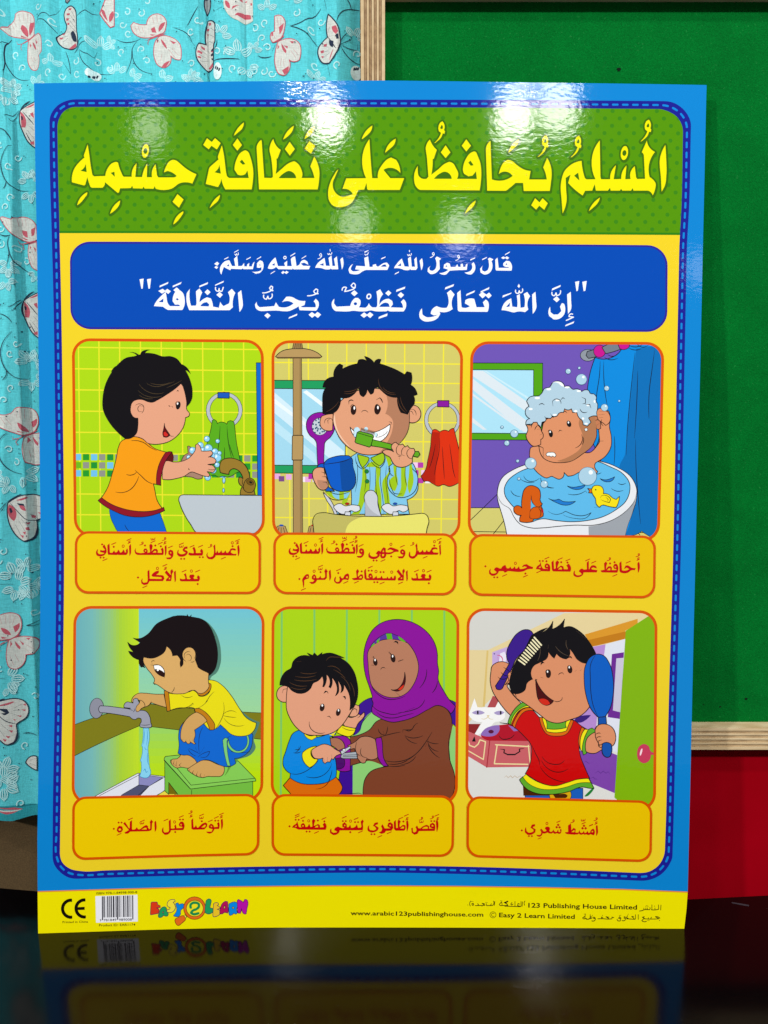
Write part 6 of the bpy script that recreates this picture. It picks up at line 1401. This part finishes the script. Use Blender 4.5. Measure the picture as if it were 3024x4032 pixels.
def leafs(x, y, r, a, n=5, spread=2.4):
    """fan of striped leaves"""
    fs = []; n = 3 if n > 3 else n
    for i in range(n):
        th = a + (i / max(1, n - 1) - .5) * spread * .85; c_, s_ = math.cos(th), math.sin(th)
        for o in (-.2, -.07, .07, .2):
            f = lambda u, w: (x + r * (u * c_ - w * s_), y + r * (u * s_ + w * c_))
            fs += pen(curve([f(.22, o * .3), f(.45, o * .95), f(.72, o * .85), f(.98 - abs(o) * .5, o * .2)], False), r * .036, taper=True, k=5)
    return fs
def setup(ox, oy, s): k.ox, k.oy, k.s = ox, oy, s
SW = {}
def whites(sw, fl, r=34):
    k.part('swirl_print', kind='stuff', label='pale swirls and striped leaves printed on the turquoise cloth')
    fs = []
    for i, (x, y) in enumerate(sw): fs += swirl(x, y, r, .9 * i)
    for x, y, q, a in fl: fs += leafs(x, y, q, a)
    k.raw(WHITE, fs)
def vines(s_, w=6):
    k.part('vine_print', kind='stuff', label='thin dark vine lines printed on the cloth'); k.L(s_, w * 1.25, INK)
NB = [0]
def fly(kind, wings, body='', veins='', red=(), dark=(), ant=''):
    NB[0] += 1
    k.part('butterfly_print', key='fly%d' % NB[0], label=('cream butterfly outlined in pink' if kind == 'p' else 'cream butterfly outlined in black'))
    lc = PINK if kind == 'p' else INK
    for w_ in wings: k.O(CREAM, w_, lw=7 if kind == 'p' else 10, lc=lc)
    if veins: k.L(veins, 8, lc)
    for r_ in red: k.F(PINK, r_)
    for d_ in dark: k.F(INK, d_)
    if body: k.L(body, 12, lc)
    if ant: k.L(ant, 6, lc)
setup(0, 0, .4581)
whites([(350, 80), (475, 215), (125, 460), (185, 575), (455, 420), (1100, 115), (1225, 135), (1060, 220), (1110, 300), (1050, 455), (1230, 445), (1275, 545), (840, 545), (940, 590), (540, 660), (690, 665), (450, 655), (1000, 140), (1275, 35), (10, 130), (680, 560)],
       [(465, 590, 100, -1.57), (860, 430, 130, -1.5), (75, 760, 110, -1.2), (310, 740, 110, -1), (1010, 640, 110, -1.6), (1140, 700, 110, -.4), (1400, 710, 110, -.5), (1640, 700, 110, -1.5), (930, 380, 80, -.4)])
vines('0,385 50,365 90,325/90,325 55,370 45,450 50,560 35,695/50,530 80,610 140,665 240,682/340,185 360,155 420,155 460,180 550,60/330,210 340,187 400,205 460,260 510,305/695,185 760,145 850,132/745,10 748,140/1008,345 1060,370 1140,378 1225,355/1190,375 1150,430 1140,520 1090,640/1150,450 1160,540 1220,620 1322,655/1480,235 1560,235/1500,240 1580,270 1659,380/1590,245 1659,170/715,465 740,560 800,620 870,640 970,640/575,455 600,520 625,655 550,545/720,470 760,500 820,508 838,450')
fly('p', ['18,262 60,210 110,160 120,110 165,88 220,95 280,130 303,180 300,250 296,310 240,330 180,320 90,300', '240,345 300,315 345,305 370,330 382,400 378,470 345,490 350,560 330,605 280,600 240,550 232,460'], '180,370 240,340 310,298', '150,110 165,180/190,100 200,180/230,110 235,190/265,130 262,200/60,215 80,250/85,190 110,240/110,170 130,220/290,490 310,530/260,480 285,530/290,560 310,600/340,400 330,440/320,340 345,390', ['180,205 225,240 235,315 195,280 168,235', '258,195 300,200 290,250 250,300 245,260', '170,295 240,325 180,312', '252,365 268,390 255,405', '280,360 310,400 320,440 295,410', '310,345 335,380 320,390'], (), '130,345 140,370 180,370 170,400 180,425')
fly('b', ['565,130 590,95 640,88 680,130 690,200 690,280 700,380 695,440 660,455 600,440 540,410 505,370 500,340 520,315 575,290 590,250 570,190'], '', '640,130 680,200/630,165 680,240/620,205 680,280/620,245 690,320/540,330 600,330/550,370 600,350/620,300 640,360', ['610,100 645,108 635,122 612,115', '590,138 625,145 620,160 592,155', '585,178 615,185 608,202 585,198', '595,218 620,225 615,240 598,238', '520,330 555,335 545,345 522,345', '545,305 575,300 560,318', '610,440 680,410 690,435 650,450'], ['632,310 655,298 685,350 692,400 665,392 640,350'], '700,440 690,470 670,488 700,465/705,460 740,410 775,405/710,430 720,380 745,370')
fly('p', ['1135,235 1160,210 1230,235 1275,235 1290,180 1330,145 1390,140 1430,180 1430,240 1415,290 1380,310 1310,345 1230,345 1160,300', '1380,330 1480,325 1540,370 1557,440 1550,510 1510,510 1470,485 1465,550 1420,595 1370,580 1340,520 1335,430 1350,370'], '1280,370 1350,335 1430,297', '1320,165 1335,220/1355,150 1365,210/1390,150 1390,200/1170,250 1190,290/1200,250 1220,300/1235,255 1250,300/1480,420 1530,470/1450,430 1500,490/1400,480 1390,540', ['1310,270 1340,250 1355,300 1320,300', '1390,220 1425,200 1400,260 1375,290', '1300,318 1350,318 1320,330', '1360,350 1372,370 1360,390', '1390,350 1430,395 1440,430 1410,400', '1460,350 1515,365 1490,380', '1440,540 1465,530 1430,590 1400,590'], (), '1260,370 1280,365/1300,370 1285,395 1290,410')
k.part('butterfly_print', key='flya', label='cream butterfly outlined in pink'); k.O(CREAM, '905,0 985,0 985,230 950,240 900,180 860,120', lw=9, lc=PINK); k.F(PINK, '870,85 900,100 930,185 890,140'); k.F(PINK, '945,130 975,100 970,170 945,195')
k.part('butterfly_print', key='flyb', label='cream butterfly outlined in black'); k.O('#8a8e90', '580,0 640,0 640,25 600,55 580,40', lw=8, lc=INK)
k.part('seed_pod_print', key='pod1', label='white oval with small dark seeds'); k.E('#dff2f2', 820, 665, 54, 40, 0); k.raw(INK, [ell(800, 700, 6, 12, 20), ell(820, 680, 7, 16, 20), ell(840, 668, 7, 16, 20)])
setup(740, 0, .4822)
whites([(90, 190), (30, 270), (635, 210), (610, 330), (655, 410), (550, 240), (895, 150), (1090, 200), (1015, 275), (375, 580), (335, 450), (245, 440), (540, 585), (625, 600), (690, 620), (1040, 555), (1225, 570), (1385, 455), (35, 535)],
       [(265, 310, 110, -.9), (420, 470, 140, -1.7), (480, 540, 110, 1.2), (650, 110, 100, -1.5), (850, 60, 110, -1.2), (30, 690, 110, -1.2), (1040, 680, 100, -1.2), (1360, 330, 110, -1.2), (530, 420, 90, -1)])
vines('0,215 40,160 95,85/0,305 70,400/240,105 290,80/215,510 320,500 430,505/245,350 240,390 220,420/575,465 620,488 690,480/695,440 720,390/840,248 940,225 1030,160 1090,90/845,250 920,280 1065,398/1115,10 1135,105/1275,0 1325,60 1335,100/1220,220 1260,140 1330,100 1405,95/1145,560 1165,660/150,590 175,660/1255,420 1320,500 1405,535')
k.part('butterfly_print', key='flyc', label='cream butterfly outlined in pink'); k.O(CREAM, '303,30 325,-20 530,-20 530,175 375,170 320,110', lw=6, lc='#cfd8c8')
for s_ in ('315,30 345,50 350,95 330,85', '390,150 450,115 515,130 515,160', '365,105 375,75 430,65 385,90', '385,0 405,0 408,20 390,18', '425,0 445,0 450,25 430,22', '510,30 525,30 525,50 512,48', '460,10 485,5 475,22'): k.F(PINK, s_)
k.part('butterfly_print', key='flyd', label='cream butterfly outlined in black'); k.O('#9aa0a2', '135,-10 180,-10 185,60 155,118 135,60', lw=9, lc=INK)
fly('b', ['160,165 200,180 228,220 228,350 215,380 210,560 180,578 130,560 85,500 78,440 100,385 145,360 140,280'], '', '185,230 225,270/175,280 222,320/170,330 218,370/100,420 150,440/95,470 150,470/110,520 160,490/150,390 170,430', ['165,180 190,190 192,212 168,205', '150,225 172,230 172,248 150,245', '150,268 168,275 160,290', '115,390 140,395 138,412 118,410', '90,440 125,438 120,458 92,458', '90,485 118,485 112,500 95,498', '165,550 205,520 210,550 180,568', '185,420 210,410 208,440'], ['190,410 210,405 210,425 192,425', '185,445 208,440 208,465 188,462', '190,480 208,485 205,505'])
fly('p', ['715,160 760,155 795,190 795,270 780,320 740,360 700,370 680,330 690,290 715,280', '740,370 800,350 870,360 920,400 932,470 920,530 870,540 835,520 835,600 800,640 750,625 720,560 720,450'], '705,370 750,350 795,322', '740,175 745,260/765,175 765,250/700,300 720,340/870,440 910,490/850,450 890,510/770,500 760,560/790,510 790,570', ['750,250 790,220 780,270 755,310', '690,290 705,285 700,320 688,320', '740,385 752,410 738,430', '770,380 810,440 805,465 780,430', '790,400 825,410 820,430', '840,370 880,380 860,395', '775,600 830,570 825,610 795,635'])
fly('b', ['1150,155 1190,200 1230,260 1245,330 1250,390 1200,500 1160,550 1110,540 1070,480 1068,410 1100,370 1145,340 1135,260'], '1245,400 1200,520', '1160,260 1150,300/1100,400 1150,420/1095,450 1150,450/1100,500 1160,470/1150,340 1200,420 1215,440', ['1180,260 1215,255 1232,300 1215,325 1190,300', '1112,390 1140,390 1138,410 1115,410', '1085,435 1115,435 1112,458 1088,455', '1088,480 1115,482 1105,500', '1195,440 1170,510 1160,530 1165,500'], ['1212,325 1232,320 1238,360 1218,365', '1160,365 1195,380 1190,430 1165,410'], '1245,400 1280,330 1305,300/1250,405 1330,350 1335,325 1290,320/1255,405 1330,425 1385,420 1388,370')
for i, (x, y, a, b) in enumerate(((250, 600, 36, 70), (1375, 610, 45, 60))):
    k.part('seed_pod_print', key='pod%d' % (i + 2), label='white oval with small dark seeds'); k.E('#dff2f2', x, y, a, b); k.raw(INK, [ell(x - 15 + 15 * j, y - 30 + (10 - 14 * i) * j, 7, 15, 20) for j in range(3)])
setup(0, 300, .452)
whites([(140, 700), (85, 790), (105, 1060), (60, 1145), (150, 1510), (215, 1610), (15, 1470), (10, 1330), (5, 600)], [(110, 90, 110, 2.6), (90, 100, 100, -.4), (60, 170, 110, 1.6), (240, 900, 110, -2.2), (260, 900, 90, -1.2), (255, 1000, 110, 1.5), (90, 1660, 110, 2.6), (80, 1660, 110, .6), (60, 1780, 110, 1.2), (310, 1720, 90, 2.2)])
vines('0,460 50,480 95,555/100,600 40,680 15,760 30,850 65,920 130,975 235,992/0,775 15,775/65,920 55,965 35,985/0,1375 50,1395 105,1388/100,1390 80,1440 90,1560 60,1655/90,1510 120,1600 180,1665 265,1718/0,2070 70,2100 115,2150')
for dy, dx, K_ in ((0, 0, 4), (1660, 28, 5)):
    sh = lambda s_: off(s_, dx, dy)
    fly('b', [sh('165,290 230,250 320,215 360,400 340,640 292,615 240,570 190,480 160,400')], sh('165,290 200,245 260,212'), sh('185,300 240,360 292,420/250,430 292,470/215,480 260,560 290,600/225,460 292,540'), [sh('165,300 205,340 220,400 210,440 175,435'), sh('210,270 290,235 292,250 240,268'), sh('255,320 285,310 292,360 270,345'), sh('255,570 290,560 292,590 265,590')], [sh('170,335 188,345 190,370 175,375')], sh('150,285 110,330 60,350 50,345/155,290 120,360 90,385 80,370'))
fly('p', ['8,1240 30,1230 110,1255 150,1225 220,1225 280,1260 305,1300 320,1430 250,1440 180,1420 60,1320', '240,1460 310,1440 330,1690 280,1670 240,1590'], '185,1455 250,1442 320,1425', '140,1240 150,1300/175,1235 185,1300/210,1235 215,1300/60,1260 80,1310/250,1560 280,1640/265,1500 300,1600', ['180,1335 225,1345 230,1400 195,1385', '260,1330 300,1310 290,1380 265,1390', '180,1395 235,1420 190,1410', '248,1468 262,1490 250,1505', '280,1480 305,1500 300,1530'], (), '150,1430 160,1455 185,1455 190,1500 205,1500')
setup(0, 1300, .452)
whites([(155, 120), (95, 205), (105, 505), (45, 610), (90, 1040), (155, 1150), (50, 1920), (10, 2000)], [(250, 270, 120, -2.2), (270, 290, 110, -1.2), (300, 360, 100, 0), (265, 430, 110, 1.6), (60, 1250, 110, 2.4), (90, 1330, 110, 2), (220, 1250, 130, .6), (150, 2140, 150, -2), (230, 2080, 130, -1.2), (160, 2200, 150, -.3)])
vines('120,10 50,80 20,160 25,260 65,350 130,405 245,425/0,215 15,200/68,355 55,410 30,438/0,935 75,895/75,895 20,950 8,1040 30,1140 90,1210 205,1248/0,2200 130,2205')
fly('p', ['0,735 50,740 110,720 150,680 220,675 290,700 322,760 305,860 250,910 140,895 -30,820 -30,735', '235,925 300,900 370,900 370,1150 300,1175 240,1150 215,1080 215,980'], '180,942 250,905 318,870', '150,700 165,770/185,690 195,770/220,690 222,770/260,700 250,780/20,760 60,820/60,770 110,830/250,1050 260,1110/280,1040 300,1110/310,1020 340,1080', ['165,805 215,830 245,890 200,870', '260,800 310,770 300,830 270,850', '160,875 235,895 175,890', '240,930 258,960 240,985', '275,930 325,985 320,1010 290,980', '325,930 350,960 345,985'], (), '120,925 120,950 180,942 150,970 165,1000 180,990')
fly('b', ['85,1505 150,1460 220,1435 300,1435 370,1460 370,1640 310,1655 315,1720 290,1810 230,1835 170,1800 110,1710 85,1620'], '80,1497 140,1455 205,1425', '105,1505 180,1590 240,1640 350,1665/270,1600 330,1650/280,1530 355,1540/145,1690 200,1790/180,1660 240,1750/200,1640 260,1700', ['95,1515 140,1550 155,1620 135,1660 98,1620', '150,1480 250,1448 260,1458 190,1482', '180,1520 225,1530 245,1570 215,1565', '275,1610 305,1620 300,1640 280,1635', '320,1590 350,1590 345,1608', '240,1675 275,1668 270,1690', '240,1715 270,1710 275,1740 248,1735', '215,1755 245,1750 240,1780', '190,1780 225,1785 220,1810'], ['95,1550 112,1545 125,1580 108,1595', '160,1505 225,1510 245,1550 225,1528 175,1520', '225,1830 290,1810 318,1700 325,1760 290,1830'], '80,1495 40,1540 0,1590/75,1500 20,1600')
setup(0, 2300, .452)
whites([(315, 235), (25, 710), (235, 1390), (200, 1890), (330, 960)], [(160, 20, 130, 1.8), (230, 20, 130, .9), (290, 10, 110, .3), (90, 810, 150, 0), (100, 870, 100, .9), (60, 1600, 140, -1.2), (60, 1680, 140, -.5), (60, 1720, 150, .5), (20, 1640, 120, 1.6)])
vines('0,795 75,803/217,1287 270,1282 345,1298/360,310 250,350 360,350')
fly('p', ['-20,290 60,245 120,240 180,265 200,310 190,400 150,450 60,470 -20,465', '105,470 150,455 250,445 320,450 345,500 320,590 240,605 215,690 160,728 110,710 85,640 85,560'], '70,490 150,450 195,425', '30,270 45,330/70,255 80,330/110,255 110,330/150,270 130,340/115,620 140,690/150,600 180,660/240,560 290,590/250,520 320,550', ['40,365 90,385 120,430 75,420', '135,360 185,330 180,380 150,410', '40,440 100,455 50,460', '115,480 130,510 112,535', '150,485 195,540 190,560 165,535', '185,480 225,510 215,525', '240,460 290,455 270,475'], (), '-10,500 20,510 70,490 25,530 30,565 45,560')
fly('b', ['-20,1010 60,990 150,980 230,1010 265,1070 250,1140 180,1190 165,1210 170,1300 140,1360 90,1375 40,1340 -20,1270'], '0,1010 40,985 75,978', '140,1085 220,1080/130,1110 210,1140/10,1090 100,1180 160,1195/40,1190 100,1250/20,1230 70,1300/150,1060 210,1030', ['10,1035 130,1005 150,1010 80,1035', '0,1130 15,1150 10,1210 -10,1190', '215,1035 245,1030 240,1050', '200,1080 240,1080 235,1095', '170,1130 205,1130 200,1145', '140,1155 165,1165 150,1172', '100,1210 135,1205 130,1228', '105,1250 140,1255 130,1275', '80,1295 120,1305 100,1320', '55,1320 90,1330 75,1350'], ['15,1060 90,1065 110,1100 75,1120 40,1100 80,1100', '90,1375 150,1350 172,1260 180,1310 140,1372'])
fly('b', ['240,1540 270,1495 345,1480 345,1600 280,1580'], '', '270,1520 330,1500/275,1550 335,1560')
# scattered pin dots
k.ox = k.oy = 0; k.s = 1; k.part('speck_print', kind='stuff', label='tiny dark dots scattered over the cloth')
rnd = random.Random(3)
k.raw(INK, [ell(rnd.uniform(-40, 1410), rnd.uniform(0, 325), 2.6, k=6) for _ in range(60)] + [ell(rnd.uniform(-60, 155), rnd.uniform(330, 3100), 2.6, k=6) for _ in range(90)])
bpy.context.view_layer.update()
def build_canvas(cv):
    for k in cv.order:
        o = cv.parts[k].build()
        if o is not None:
            bpy.context.view_layer.update()
            if cv in PANELS and k == 'picture_panel': PANEL_OBJ[PANELS.index(cv)] = o
for cv in CANVASES: build_canvas(cv)
